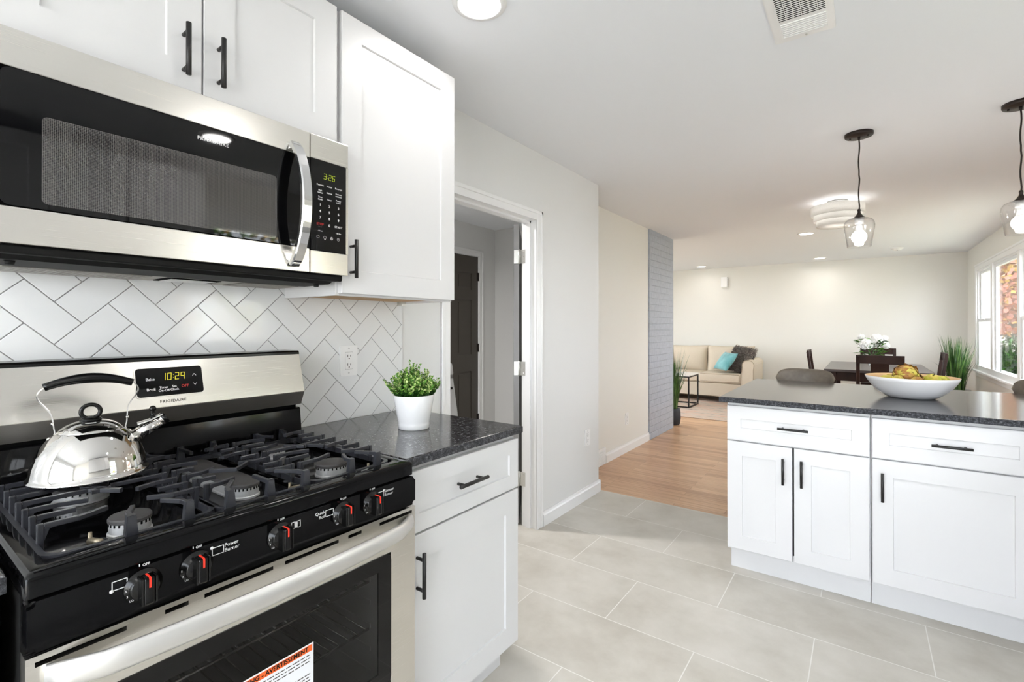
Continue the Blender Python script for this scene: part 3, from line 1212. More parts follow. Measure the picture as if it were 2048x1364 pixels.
# cooktop: a shallow basin inside a raised rim
b = MB()
BX0, BX1, BY0, BY1 = 0.135, 0.636, RY0 + 0.030, RY1 - 0.028
b.box(0.102, 0.660, RY0 + 0.002, RY1 - 0.002, 0.872, 0.8945, 0.0, MT['enamel'])
rings = []
for o_, q_, z_, r_ in ((0, 0, 0.882, 0.006), (0, 0, 0.909, 0.006), (0.0015, 0, 0.9135, 0.007), (0.004, 0, 0.9165, 0.008), (0.009, 0, 0.9178, 0.010), (1, 0.004, 0.9178, 0.016), (1, 0.001, 0.9165, 0.018), (1, 0, 0.912, 0.018), (1, 0, 0.893, 0.018)):
    if o_ < 1:
        rings.append([Vector((x_, y_, z_)) for x_, y_ in rrect(0.10 + o_, 0.683 - o_, RY0 + o_, RY1 - o_, r_)])
    else:
        rings.append([Vector((x_, y_, z_)) for x_, y_ in rrect(BX0 - q_, BX1 + q_, BY0 - q_, BY1 + q_, r_)])
tr_ = bmesh.new()
RV = [[tr_.verts.new(p_) for p_ in q_] for q_ in rings]
for A_, B_ in zip(RV, RV[1:]):
    for k in range(len(A_)):
        tr_.faces.new((A_[k], A_[(k + 1) % len(A_)], B_[(k + 1) % len(A_)], B_[k]))
b._add(tr_, MT['enamel'], None, True)
b.build('cooktop', MT['enamel'], R)
# front control panel
b = MB()
b.prism(rrect(RY0 + 0.001, RY1 - 0.0, 0.8045, 0.8795, 0.010), mX(0.655), 0, 0.036, bev=0.006)
cp = b.build('control_panel', MT['enamel'], R)
FX = 0.6915
KY = (-0.616, -0.536, -0.380, -0.231, -0.149)
KZ = 0.848
for y in KY:
    k = MB()
    k.lathe([(0, 0), (0.0275, 0), (0.0272, 0.003), (0.0222, 0.0045), (0.0215, 0.012), (0.019, 0.0145), (0, 0.0155)], Mx=TX(FX - 0.0005, y, KZ), m=MT['plastic'])
    k.box(FX + 0.008, FX + 0.032, y - 0.0080, y + 0.0080, KZ - 0.0225, KZ + 0.0225, 0.004, MT['plastic'], seg=3)
    for s_ in (-1, 1):
        k.box(FX + 0.008, FX + 0.0312, y + s_ * 0.0098 - 0.0018, y + s_ * 0.0098 + 0.0018, KZ - 0.022, KZ + 0.022, 0.0015, MT['plastic'])
    ko = k.build('knob', None, R)
    p = MB()
    p.box(FX + 0.012, FX + 0.0285, y - 0.0015, y + 0.0015, KZ + 0.0219, KZ + 0.0230)
    p.box(FX + 0.0317, FX + 0.0326, y - 0.0015, y + 0.0015, KZ + 0.006, KZ + 0.0215)
    p.box(FX + 0.0270, FX + 0.0319, y - 0.0015, y + 0.0015, KZ + 0.0200, KZ + 0.0226)
    p.build('pointer', MT['red'], ko)['label'] = 'red pointer line'
b = MB()
FT = FX + 0.0002
for y in KY:
    b.text('OFF', TX(FT, y + 0.004, KZ + 0.0335), 0.0060, MT['ink'])
    b.box(FT, FT + 0.0004, y - 0.0062, y - 0.0048, KZ + 0.033, KZ + 0.037, 0, MT['ink'])
    for q, tx in enumerate(('5', '3', 'LO')):
        a = radians(178 + q * 24)
        b.text(tx, TX(FX + 0.0040, y + 0.0247 * cos(a), KZ + 0.0247 * sin(a)), 0.0046, MT['ink'])


def icon(y, z, dot, two=False):
    w, h, t = 0.0105, 0.0075, 0.0013
    for a, c, e, f in ((-w, w, h - t, h), (-w, w, -h, -h + t), (-w, -w + t, -h, h), (w - t, w, -h, h)):
        b.box(FT, FT + 0.0004, y + a, y + c, z + e, z + f, 0, MT['ink'])
    if two:
        b.box(FT, FT + 0.0004, y - 0.0035, y + 0.0035, z - h, z + h, 0, MT['ink'])
    else:
        b.cyl((FT, y + dot[0] * w, z + dot[1] * h), (FT + 0.0005, y + dot[0] * w, z + dot[1] * h), 0.0030, seg=14, m=MT['ink'])


icon(-0.648, KZ + 0.015, (-1, -1))
icon(-0.500, KZ + 0.015, (-1, 1))
b.text('Power\nBurner', TX(FT, -0.4885, KZ + 0.015), 0.0095, MT['ink'], 'LEFT')
icon(-0.346, KZ + 0.012, (0, 0), True)
icon(-0.266, KZ + 0.013, (1, -1))
b.text('Quick\nBoil', TX(FT, -0.2775, KZ + 0.013), 0.0095, MT['ink'], 'RIGHT')
icon(-0.1225, KZ + 0.013, (1, 1))
b.text('Simmer\nBurner', TX(FT, -0.110, KZ + 0.013), 0.0095, MT['ink'], 'LEFT')
b.build('lettering', None, cp)

# oven door
OX = 0.690
b = MB()
WY0, WY1, WZ0, WZ1 = -0.676, -0.088, 0.372, 0.705
slots = [(-0.747, -0.638), (-0.584, -0.548), (-0.522, -0.394), (-0.369, -0.241), (-0.215, -0.178), (-0.124, -0.017)]
b.box(0.657, OX, RY0, WY0, 0.245, 0.783, 0.0, MT['steel'])
b.box(0.657, OX, WY1, RY1, 0.245, 0.783, 0.0, MT['steel'])
b.box(0.657, OX, WY0, WY1, 0.245, WZ0, 0.0, MT['steel'])
b.box(0.657, OX, WY0, WY1, WZ1, 0.783, 0.0, MT['steel'])
b.box(0.657, OX, RY0, RY1, 0.7905, 0.799, 0.0, MT['steel'])
yy = RY0
for a, c in slots + [(RY1, RY1)]:
    if a - yy > 0.0005:
        b.box(0.657, OX, yy, a, 0.783, 0.7905, 0.0, MT['steel'])
    yy = c
b.box(0.650, 0.672, RY0 + 0.004, RY1 - 0.004, 0.781, 0.7925, 0.0, MT['hole_shade'])
od = b.build('oven_door', None, R)
b = MB()
GX = OX + 0.0015
IY0, IY1, IZ0, IZ1 = -0.632, -0.128, 0.412, 0.668
b.prism(rrect(WY0, IY0, WZ0, WZ1, 0.02, corners=(0, 1, 1, 0)), mX(OX - 0.004), 0, 0.0055)
b.prism(rrect(IY1, WY1, WZ0, WZ1, 0.02, corners=(1, 0, 0, 1)), mX(OX - 0.004), 0, 0.0055)
b.box(OX - 0.004, GX, IY0, IY1, WZ0, IZ0)
b.box(OX - 0.004, GX, IY0, IY1, IZ1, WZ1)
gf = b.build('window_border', MT['glass_black'], od)
b = MB()
b.box(OX - 0.003, GX, IY0, IY1, IZ0, IZ1)
b.build('oven_window', MT['ovenglass'], od)
# bowed handle
b = MB()
hp = []
for k in range(25):
    f = k / 24
    e = min(1.0, 8 * f * (1 - f)) if not 0.125 < f < 0.875 else 1.0
    bow = 1 - (2 * f - 1) ** 2
    hp.append((OX + 0.006 + 0.024 * min(1, 6 * f * (1 - f) * 2) + 0.034 * bow, -0.735 + f * 0.708, 0.764 + 0.006 * bow))
b.sweep(hp, [(0.009 * cos(q) if abs(cos(q)) > 0.3 else 0.009 * cos(q), 0.0205 * sin(q)) for q in [2 * pi * j / 18 for j in range(18)]], m=MT['handle'])
hd = b.build('oven_handle', None, od)
# warning label on the glass
b = MB()
LX, LY0, LY1, LZ0, LZ1 = GX + 0.0004, -0.497, -0.305, 0.44, 0.590
b.box(GX, LX, LY0, LY1, LZ0, LZ1, 0, MT['paper'])
b.box(LX, LX + 0.0002, LY0 + 0.003, LY1 - 0.003, LZ1 - 0.0165, LZ1 - 0.003, 0, MT['orange'])
wl = b.build('warning_label', None, od)
wl['label'] = 'white warning sticker with an orange heading on the oven window'
b = MB()
b.text('WARNING - AVERTISSEMENT', TX(LX + 0.0003, (LY0 + LY1) / 2, LZ1 - 0.0098), 0.0128, MT['softblack'], bold=0.0003)
for k in range(17):
    z = LZ1 - 0.024 - k * 0.0068
    if k in (4, 5, 11):
        continue
    rnd = random.Random(k)
    y = LY0 + 0.010
    end = LY1 - (0.008 if k not in (3, 10, 16) else 0.09)
    while y < end:
        w = rnd.uniform(0.005, 0.016)
        b.box(LX, LX + 0.0003, y, min(y + w, end), z - 0.0010, z + 0.0010, 0, MT['dkink'])
        y += w + 0.0025
b.build('lettering', None, wl)
# storage drawer
b = MB()
b.box(0.657, OX, RY0, RY1, 0.045, 0.238, 0.003)
b.build('storage_drawer', MT['steel'], R)

# backguard
b = MB()
top, bot = Vector((0.117, 0, 1.195)), Vector((0.153, 0, 1.068))
b.prism([(0.03, 1.03), (0.132, 1.022), (0.153, 1.066), (0.1175, 1.192), (0.113, 1.197), (0.03, 1.197)], lambda u, v, d: Vector((u, d, v)), RY0, RY1 + 0.001, MT['steel'], 0.0)
b.prism([(0.1306, 1.0215), (0.1316, 1.0211), (0.1537, 1.0655), (0.1532, 1.067)], lambda u, v, d: Vector((u, d, v)), RY0 + 0.001, RY1, MT['steeldk'])
b.prism([(0.03, 1.197), (0.113, 1.1971), (0.1178, 1.1915), (0.119, 1.1885), (0.118, 1.1955), (0.114, 1.2005), (0.03, 1.2005)], lambda u, v, d: Vector((u, d, v)), RY0 - 0.0005, RY1 + 0.0015, MT['plastic'])
bg_ = b.build('backguard', None, R)
b = MB()
b.prism([(0.03, 0.89), (0.142, 0.89), (0.138, 0.925), (0.128, 1.006), (0.124, 1.010), (0.03, 1.010)], lambda u, v, d: Vector((u, d, v)), RY0 + 0.004, RY1 - 0.0, MT['enamel'])
b.box(0.03, 0.115, RY0 + 0.01, RY1 - 0.008, 1.009, 1.0225, 0, MT['hole_shade'])
b.build('vent_panel', None, R)
nv = (bot - top).normalized()           # down the slope
upb = -nv
nb = Vector((0, 1, 0)).cross(upb).normalized()
if nb.x < 0:
    nb = -nb


def mB(u, v, d):                        # u = Y, v = height along the slope measured as z
    f = (v - bot.z) / (top.z - bot.z)
    p = bot + (top - bot) * f
    return Vector((p.x, u, p.z)) + nb * d


def TB(y, z):
    Mx = Matrix(((0, upb.x, nb.x, 0), (1, upb.y, nb.y, 0), (0, upb.z, nb.z, 0), (0, 0, 0, 1)))
    Mx.translation = mB(y, z, 0.0022)
    return Mx


b = MB()
b.prism(rrect(-0.468, -0.306, 1.093, 1.172, 0.009), mB, 0.0003, 0.0012, MT['steel'])
b.prism(rrect(-0.4655, -0.3085, 1.0955, 1.1695, 0.008), mB, 0.0, 0.0020, MT['glass_black'])
cd_ = b.build('display', None, bg_)
b = MB()
mD = lambda u, v, d: mB(u, v, d + 0.0021)
digits(b, '10:29', mD, -0.409, 1.136, 0.0185, MT['amber'])
b.build('clock_digits', None, cd_)['label'] = 'glowing yellow clock digits'
b = MB()
for tx, y, z, s_, m_ in (('Bake', -0.434, 1.140, 0.0105, 'ink'), ('Broil', -0.434, 1.1135, 0.0105, 'ink'), ('Timer\nOn-Off', -0.405, 1.113, 0.0085, 'ink'), ('Set\nClock', -0.380, 1.114, 0.0085, 'ink'), ('OFF', -0.354, 1.117, 0.0105, 'redink')):
    b.text(tx, TB(y, z), s_, MT[m_], bold=0.0001)
for z, sg in ((1.146, 1), (1.120, -1)):
    for q in (-1, 1):
        b.prism([(-0.329 + q * 0.0045, z - sg * 0.0022), (-0.329 + q * 0.0045, z - sg * 0.0036), (-0.329, z + sg * 0.0014), (-0.329, z + sg * 0.0028)][::1], mD, 0, 0.0004, MT['ink'])
b.build('lettering', None, cd_)
b = MB()
b.text('FRIGIDAIRE', TB(-0.385, 1.0805) @ Matrix.Translation((0, 0, -0.0020)), 0.0105, MT['dkink'], bold=0.0001, space=1.18)
b.build('lettering', None, bg_)

# burners
def burner(x, y, r, oval=0.0):
    h = MB()
    base = 0.895
    def ring(rr, z):
        n = 36
        out = []
        for k in range(n):
            a = 2 * pi * k / n
            out.append((x + rr * cos(a) + (oval if cos(a) >= 0 else -oval), y + rr * sin(a), z))
        return out
    def loft(rings, m):
        t = bmesh.new()
        R_ = [[t.verts.new(p) for p in q] for q in rings]
        for A, B in zip(R_, R_[1:]):
            n = len(A)
            for k in range(n):
                t.faces.new((A[k], A[(k + 1) % n], B[(k + 1) % n], B[k]))
        t.faces.new(R_[-1])
        t.faces.new(R_[0][::-1])
        return t
    h._add(loft([ring(r * 1.02, base), ring(r * 1.02, base + 0.004), ring(r * 0.95, base + 0.006), ring(r * 0.95, base + 0.024)], None), MT['alu'])
    n = 24
    for k in range(n):
        a = 2 * pi * k / n
        ox = oval if cos(a) >= 0 else -oval
        h.box(-0.0010, 0.0010, -0.0014, 0.0014, base + 0.019, base + 0.0242, 0, MT['hole_shade'], Mx=Matrix.Translation((x + ox + r * 0.95 * cos(a), y + r * 0.95 * sin(a), 0)) @ Matrix.Rotation(a, 4, 'Z'))
    o = h.build('burner', None, R)
    c = MB()
    c._add(loft([ring(r * 0.98, base + 0.0242), ring(r, base + 0.0255), ring(r, base + 0.030), ring(r * 0.94, base + 0.033), ring(r * 0.4, base + 0.034)], None), MT['cap'])
    c.build('burner_cap', None, o)


burner(0.550, -0.594, 0.034)
burner(0.255, -0.600, 0.048)
burner(0.395, -0.374, 0.031, 0.130)
burner(0.540, -0.160, 0.040)
burner(0.255, -0.165, 0.034)
for x, y, a in ((0.56, -0.655, 0.3), (0.585, -0.30, 1.2), (0.60, -0.09, 0.6)):
    b = MB()
    b.cyl((x, y, 0.902), (x + 0.03 * cos(a), y + 0.03 * sin(a), 0.905), 0.006, 0.005, seg=10)
    b.cyl((x, y, 0.895), (x, y, 0.917), 0.004, 0.003, seg=10)
    b.build('igniter', MT['pipe'], R)

# cast iron grates
GZ0, GZ1 = 0.9245, 0.9485


def grate(y0, y1, kind):
    b = MB()
    gx0, gx1 = 0.150, 0.626
    r = 0.03
    zb = 0.909
    per = []
    for cx, cy, a0 in ((gx1 - r, y1 - r, 0), (gx0 + r, y1 - r, 90), (gx0 + r, y0 + r, 180), (gx1 - r, y0 + r, 270)):
        for k in range(5):
            a = radians(a0 + 22.5 * k)
            per.append((cx + r * cos(a), cy + r * sin(a), zb))
    b.sweep(per, [(-0.006, -0.006), (0.006, -0.006), (0.005, 0.008), (-0.005, 0.008)], smooth=False, closed=True)
    w, h = 0.0085, 0.0088
    zt = GZ1 - h / 2

    def finger(x, side, L_, bend=0.0, end=0.0):
        ys = y0 + 0.003 if side < 0 else y1 - 0.003
        s_ = -side
        pts = [(x, ys, zb), (x, ys + s_ * 0.002, zt - 0.003), (x, ys + s_ * 0.010, zt), (x, ys + s_ * L_ * 0.55, zt)]
        pts.append((x + bend * 0.5, ys + s_ * L_ * 0.8, zt))
        pts.append((x + bend, ys + s_ * L_, zt - end))
        # the upright web
        b.box(x - 0.0044, x + 0.0044, min(ys, ys + s_ * 0.009), max(ys, ys + s_ * 0.009), zb - 0.004, zt + 0.005, 0.0015)
        b.beam(pts[2:], w, h)
        # web fillet under the root
        b.prism([(ys + s_ * 0.004, zb), (ys + s_ * 0.008, zb + 0.006), (ys + s_ * 0.016, zt - 0.006), (ys + s_ * 0.028, zt - 0.002), (ys + s_ * 0.004, zt)], lambda u, v, d: Vector((x + d, u, v)), -0.003, 0.003)

    def front(y, xe, bend, L_):
        s_ = -1 if xe > 0.4 else 1
        xs = xe - s_ * 0.0
        b.prism([(-0.011, zb - 0.006), (0.011, zb - 0.006), (0.0065, zt + 0.006), (-0.0065, zt + 0.006)], lambda u, v, d: Vector((xs + d, y + u, v)), -0.006, 0.006, bev=0.001)
        b.beam([(xs, y, zt), (xs + s_ * 0.026, y + bend * 0.15, zt), (xs + s_ * L_, y + bend, zt)], w, h)

    xs = [0.205, 0.262, 0.319, 0.376, 0.433, 0.490, 0.547]
    wd = y1 - y0
    if kind == 'side':
        lens = [0.085, 0.060, 0.075, 0.120, 0.090, 0.062, 0.098]
        bends = [0.018, 0, -0.012, 0, 0.014, 0, -0.020]
        for x, l, bd in zip(xs, lens, bends):
            finger(x, -1, l, bd)
            finger(x, 1, l * 0.85, bd)
        b.beam([(0.395, y0 + 0.11, zt), (0.395, y1 - 0.11, zt)], w, h)
        b.beam([(0.376, y0 + 0.11, zt), (0.395, y0 + 0.125, zt), (0.430, y0 + 0.150, zt)], w, h)
        b.beam([(0.376, y1 - 0.10, zt), (0.395, y1 - 0.115, zt), (0.345, y1 - 0.145, zt)], w, h)
        for y, bd in ((y0 + wd * 0.44, 0.020), (y0 + wd * 0.80, -0.024)):
            front(y, gx1, bd, 0.062)
            front(y, gx0, bd, 0.058)
    else:
        lens = [0.064, 0.045, 0.07, 0.045, 0.072, 0.045, 0.064]
        bends = [0.012, 0, 0.014, 0, -0.014, 0, -0.012]
        for x, l, bd in zip(xs, lens, bends):
            finger(x, -1, l, bd)
            finger(x, 1, l, bd)
        b.beam([(0.433, y0 + 0.06, zt), (0.470, y0 + wd / 2, zt), (0.433, y1 - 0.06, zt)], w, h)
        for y, bd in ((y0 + 0.02, 0.035), (y0 + wd * 0.5, 0.0), (y1 - 0.02, -0.035)):
            front(y, gx1, bd, 0.070)
            front(y, gx0, bd, 0.070)
    for cx, cy in ((gx1 - 0.02, y0 + 0.01), (gx1 - 0.02, y1 - 0.01), (gx0 + 0.02, y0 + 0.01), (gx0 + 0.02, y1 - 0.01)):
        b.cyl((cx, cy, 0.8955), (cx, cy, zb), 0.006, seg=10)
    return b.build('grate', MT['castiron'], R)


grate(-0.725, -0.474, 'side')
grate(-0.470, -0.265, 'middle')
grate(-0.261, -0.036, 'side')

# ------------------------------------------------------------------ kettle
KC = Vector((0.268, -0.587, GZ1 + 0.0015))
kw = Vector((0.2257, 0.9742, 0))
kv = Vector((-0.9742, 0.2257, 0))
K = thing('kettle', 'polished steel whistling kettle with a black arched grip on the cooktop', 'kettle', KC)
b = MB()
b.lathe([(0, 0), (0.098, 0), (0.104, 0.001), (0.1065, 0.004), (0.1045, 0.008), (0.1015, 0.010), (0.1005, 0.018), (0.0975, 0.035), (0.0915, 0.054), (0.0825, 0.073), (0.0715, 0.088), (0.0605, 0.0985), (0.0565, 0.101)], KC, 64, MT['chrome'])
b.lathe([(0.0565, 0.0985), (0.0575, 0.1005), (0.0568, 0.1025)], KC, 64, MT['chrome'])
b.build('body', None, K)
b = MB()
b.lathe([(0.0575, 0.1015), (0.0560, 0.1035), (0.050, 0.109), (0.040, 0.1155), (0.028, 0.1200), (0.014, 0.1225), (0, 0.1230)], KC, 64, MT['chrome'])
ld = b.build('lid', None, K)
b = MB()
rc = KC + Vector((0, 0, 0.1415))
b.tube([rc + kw * (0.0165 * sin(2 * pi * k / 32)) + Vector((0, 0, 0.0155 * cos(2 * pi * k / 32))) for k in range(32)], 0.0043, seg=10, up=kv, closed=True)
b.lathe([(0, 0.122), (0.0195, 0.1225), (0.0195, 0.125), (0.016, 0.128), (0.009, 0.130), (0, 0.1315)], KC, 28)
b.build('lid_knob', MT['plastic'], ld)
b = MB()
gp = []
for k in range(25):
    f = k / 24
    a = -0.076 + 0.150 * f
    gp.append(KC + kw * a + Vector((0, 0, 0.203 + 0.0105 * (1 - (2 * f - 1) ** 2) * 1.5 - 0.002)))
b.sweep(gp, [(0.0085 * cos(2 * pi * k / 14), 0.0085 * sin(2 * pi * k / 14)) for k in range(14)], MT['plastic'], scales=[0.98 + 0.36 * (sin(pi * (k / 24) ** 1.0) ** 2) for k in range(25)])
gr_ = b.build('grip', None, K)
for sg, pts in ((-1, [(-0.070, 0.204), (-0.080, 0.197), (-0.0865, 0.186), (-0.0845, 0.174), (-0.075, 0.160), (-0.066, 0.146), (-0.062, 0.130), (-0.060, 0.112), (-0.059, 0.100), (-0.066, 0.0885)]),
                (1, [(0.068, 0.205), (0.078, 0.199), (0.0845, 0.187), (0.081, 0.174), (0.072, 0.160), (0.0655, 0.146), (0.064, 0.128), (0.063, 0.112), (0.061, 0.100), (0.067, 0.0885)])):
    b = MB()
    P = []
    for q in range(len(pts) - 1):
        p0_, p1_, p2_, p3_ = [Vector(pts[min(max(q + e, 0), len(pts) - 1)]) for e in (-1, 0, 1, 2)]
        for e in range(4):
            f = e / 4
            v_ = 0.5 * ((2 * p1_) + (p2_ - p0_) * f + (2 * p0_ - 5 * p1_ + 4 * p2_ - p3_) * f * f + (3 * p1_ - p0_ - 3 * p2_ + p3_) * f ** 3)
            P.append(KC + kw * v_.x + Vector((0, 0, v_.y)))
    P.append(KC + kw * pts[-1][0] + Vector((0, 0, pts[-1][1])))
    b.sweep(P, [(-0.0042, -0.0011), (0.0042, -0.0011), (0.0042, 0.0011), (-0.0042, 0.0011)], MT['chrome'], up=kv.cross(Vector((0, 0, 1))), smooth=False)
    q = KC + kw * pts[6][0] + Vector((0, 0, 0.122))
    b.sphere(q - kv * 0.003, 0.0032, MT['chrome'], seg=10)
    b.sphere(KC + kw * (pts[-1][0]) + Vector((0, 0, 0.088)), 0.0065, MT['chrome'], seg=12)
    b.build('handle_strap', None, K)
b = MB()
s0 = KC + kw * 0.070 + Vector((0, 0, 0.070))
s1 = KC + kw * 0.130 + Vector((0, 0, 0.107))
sd_ = (s1 - s0).normalized()
b.cyl(s0, s1, 0.0165, 0.0120, 28, MT['chrome'])
b.cyl(s1 - sd_ * 0.001, s1 + sd_ * 0.003, 0.0128, 0.0128, 24, MT['chrome'])
sp = b.build('spout', None, K)
b = MB()
b.cyl(s1 + sd_ * 0.002, s1 + sd_ * 0.011, 0.0135, 0.0125, 24, MT['plastic'])
su = sd_.cross(kv).normalized()
if su.z < 0:
    su = -su
hb = s1 - sd_ * 0.012 + su * 0.015
b.cyl(hb, hb + Vector((0, 0, 0.018)), 0.0065, 0.0038, 16, MT['plastic'])
b.sphere(hb + Vector((0, 0, 0.022)), 0.0072, MT['plastic'], seg=16)
b.build('whistle_lever', None, sp)
b = MB()
b.beam([s1 + sd_ * 0.008 + su * 0.012, s1 - sd_ * 0.020 + su * 0.015, s1 - sd_ * 0.042 + su * 0.022], 0.017, 0.004, MT['chrome'], up=su)
b.build('spout_cap_arm', None, sp)

# ------------------------------------------------------------------ microwave
Mw = thing('microwave', 'stainless over-the-range microwave with black glass door above the gas range', 'microwave', (0.2, -0.381, 1.41))
MY0, MY1, MX = -0.758, -0.0005, 0.385
b = MB()
b.box(0.010, 0.358, MY0 + 0.002, MY1 - 0.002, 1.425, 1.8425, 0.002, MT['softblack'])
b.build('housing', None, Mw)
MD = -0.1275
b = MB()
b.box(0.359, MX, MY0, MD - 0.001, 1.767, 1.8405, 0.002, MT['steel'])
b.box(0.359, MX, MY0, MD - 0.001, 1.4375, 1.5065, 0.002, MT['steel'])
b.box(0.359, MX, MY0, MY0 + 0.012, 1.5065, 1.767, 0.0, MT['steel'])
b.box(0.359, MX - 0.004, MY0 + 0.012, MD - 0.001, 1.5065, 1.767, 0.0, MT['hole_shade'])
mdr = b.build('door', None, Mw)
b = MB()
b.prism(rrect(MY0 + 0.0125, MD - 0.0012, 1.5085, 1.7655, 0.014, corners=(0, 1, 1, 0)), mX(MX - 0.004), 0, 0.0048, MT['glass_black'])
gl = b.build('door_glass', None, mdr)
b = MB()
b.prism(rrect(-0.689, -0.226, 1.519, 1.689, 0.010), mX(MX + 0.0008), -0.0002, 0.0004, MT['screen'])
b.build('window_screen', None, gl)
b = MB()
b.text('FRIGIDAIRE', TX(MX + 0.0010, -0.384, 1.7335), 0.0120, MT['ink'], bold=0.0001, space=1.18)
b.build('lettering', None, gl)
# bowed door handle
b = MB()
hp = []
for k in range(25):
    f = k / 24
    bow = 1 - (2 * f - 1) ** 2
    hp.append((MX + 0.004 + 0.062 * bow ** 0.75, -0.178, 1.4555 + 0.335 * f))
b.sweep(hp, [(-0.0145, -0.0055), (-0.0125, -0.0072), (0.0125, -0.0072), (0.0145, -0.0055), (0.0145, 0.0050), (0.0115, 0.0080), (-0.0115, 0.0080), (-0.0145, 0.0050)], MT['handlez'], up=(1, 0, 0), smooth=False)
for z in (1.462, 1.784):
    b.box(MX - 0.001, MX + 0.020, -0.190, -0.166, z - 0.008, z + 0.008, 0.003, MT['handlez'])
b.build('door_handle', None, mdr)
# control side
b = MB()
b.box(0.359, MX, MD + 0.001, MY1, 1.7695, 1.8405, 0.002, MT['steel'])
b.box(0.359, MX, MD + 0.001, MY1, 1.4375, 1.5035, 0.002, MT['steel'])
b.box(0.359, MX, -0.0085, MY1, 1.5035, 1.7695, 0.0, MT['steel'])
b.box(0.359, MX - 0.003, MD + 0.001, -0.0085, 1.5035, 1.7695, 0, MT['hole_shade'])
cpn = b.build('control_panel', None, Mw)
b = MB()
b.prism(rrect(MD + 0.0012, -0.0093, 1.5050, 1.7680, 0.008, corners=(1, 0, 0, 1)), mX(MX - 0.004), 0, 0.0046, MT['glass_black'])
b.build('key_panel', None, cpn)
b = MB()
mK = mX(MX + 0.0007)
digits(b, '3:26', mK, -0.0855, 1.7165, 0.0165, MT['green'])
b.build('clock_digits', None, cpn)['label'] = 'glowing green clock digits'
b = MB()
kx = MX + 0.0008
cols = (-0.096, -0.066, -0.035)
rows = [('Popcorn', 'Potato', 'Beverage'), ('Melt\nSoften', 'Reheat', 'Defrost\nwt/time'), ('Time\nCook', 'Timer', 'Power\nLevel')]
for k, rw in enumerate(rows):
    for c_, tx in zip(cols, rw):
        b.text(tx, TX(kx, c_, 1.697 - k * 0.0195), 0.0066, MT['ink'])
for k, rw in enumerate(('123', '456', '789')):
    for c_, tx in zip(cols, rw):
        b.text(tx, TX(kx, c_, 1.6385 - k * 0.0185), 0.0105, MT['ink'], bold=0.0001)
b.text('STOP', TX(kx, cols[0], 1.5820), 0.0095, MT['redink'], bold=0.0001)
b.text('Cancel', TX(kx, cols[0], 1.5745), 0.0042, MT['dkink'])
b.text('0', TX(kx, cols[1], 1.5815), 0.0105, MT['ink'], bold=0.0001)
b.text('START', TX(kx, cols[2], 1.5815), 0.0090, MT['ink'])
b.text('-10 Sec', TX(kx, cols[0], 1.5625), 0.0052, MT['ink'])
b.text('+30 Sec', TX(kx, cols[2], 1.5625), 0.0056, MT['ink'])
for k in range(4):
    c_ = -0.103 + k * 0.0225
    z = 1.5445
    b.tube([(kx, c_ + 0.0042 * cos(2 * pi * q / 16), z + 0.0042 * sin(2 * pi * q / 16)) for q in range(16)], 0.0003, MT['ink'], seg=4, up=(1, 0, 0), closed=True)
    if k == 3:
        b.box(kx, kx + 0.0002, c_ - 0.0003, c_ + 0.0003, z, z + 0.003, 0, MT['ink'])
        b.box(kx, kx + 0.0002, c_, c_ + 0.002, z - 0.0003, z + 0.0003, 0, MT['ink'])
    if k == 1:
        b.box(kx, kx + 0.0002, c_ - 0.0018, c_ + 0.0018, z - 0.0066, z - 0.0045, 0, MT['ink'])
    if k == 2:
        for a in (90, 210, 330):
            b.sphere((kx, c_ + 0.0022 * cos(radians(a)), z + 0.0022 * sin(radians(a))), 0.0014, MT['ink'], (0.15, 1, 1), 8)
b.build('lettering', None, cpn)
# underside: dark vent lip, two filters, lamp lens
b = MB()
b.box(0.335, 0.372, MY0 + 0.004, MY1 - 0.012, 1.4205, 1.4365, 0.003, MT['softblack'])
b.prism([(0.195, 1.4115), (0.33, 1.4125), (0.362, 1.426), (0.195, 1.426)], lambda u, v, d: Vector((u, d, v)), MY0 + 0.016, MY1 - 0.030, MT['softblack'])
b.box(0.022, 0.195, MY0 + 0.016, MY1 - 0.030, 1.4135, 1.4255, 0.001, MT['steeldk'])
b.build('underside', None, Mw)
for y0, y1 in ((-0.715, -0.445), (-0.215, -0.045)):
    b = MB()

    b.box(0.040, 0.185, y0, y1, 1.4105, 1.4135, 0.001, MT['mesh'])
    for k in range(int((y1 - y0) / 0.012)):
        yy = y0 + 0.012 + k * 0.012
        if yy < y1 - 0.012:
            b.box(0.055, 0.170, yy, yy + 0.006, 1.4096, 1.4106, 0, MT['steeldk'])
    b.build('grease_filter', None, Mw)
b = MB()
b.box(0.060, 0.165, -0.405, -0.270, 1.4108, 1.4135, 0.001, MT['hole_shade'])
b.box(0.070, 0.155, -0.393, -0.282, 1.4098, 1.4110, 0.001, MT['white'])
b.build('lamp_cover', None, Mw)
for y in (-0.72, -0.055):
    b = MB()
    b.cyl((0.30, y, 1.405), (0.30, y, 1.4135), 0.007, 0.009, 12)
    b.build('rubber_foot', MT['softblack'], Mw)


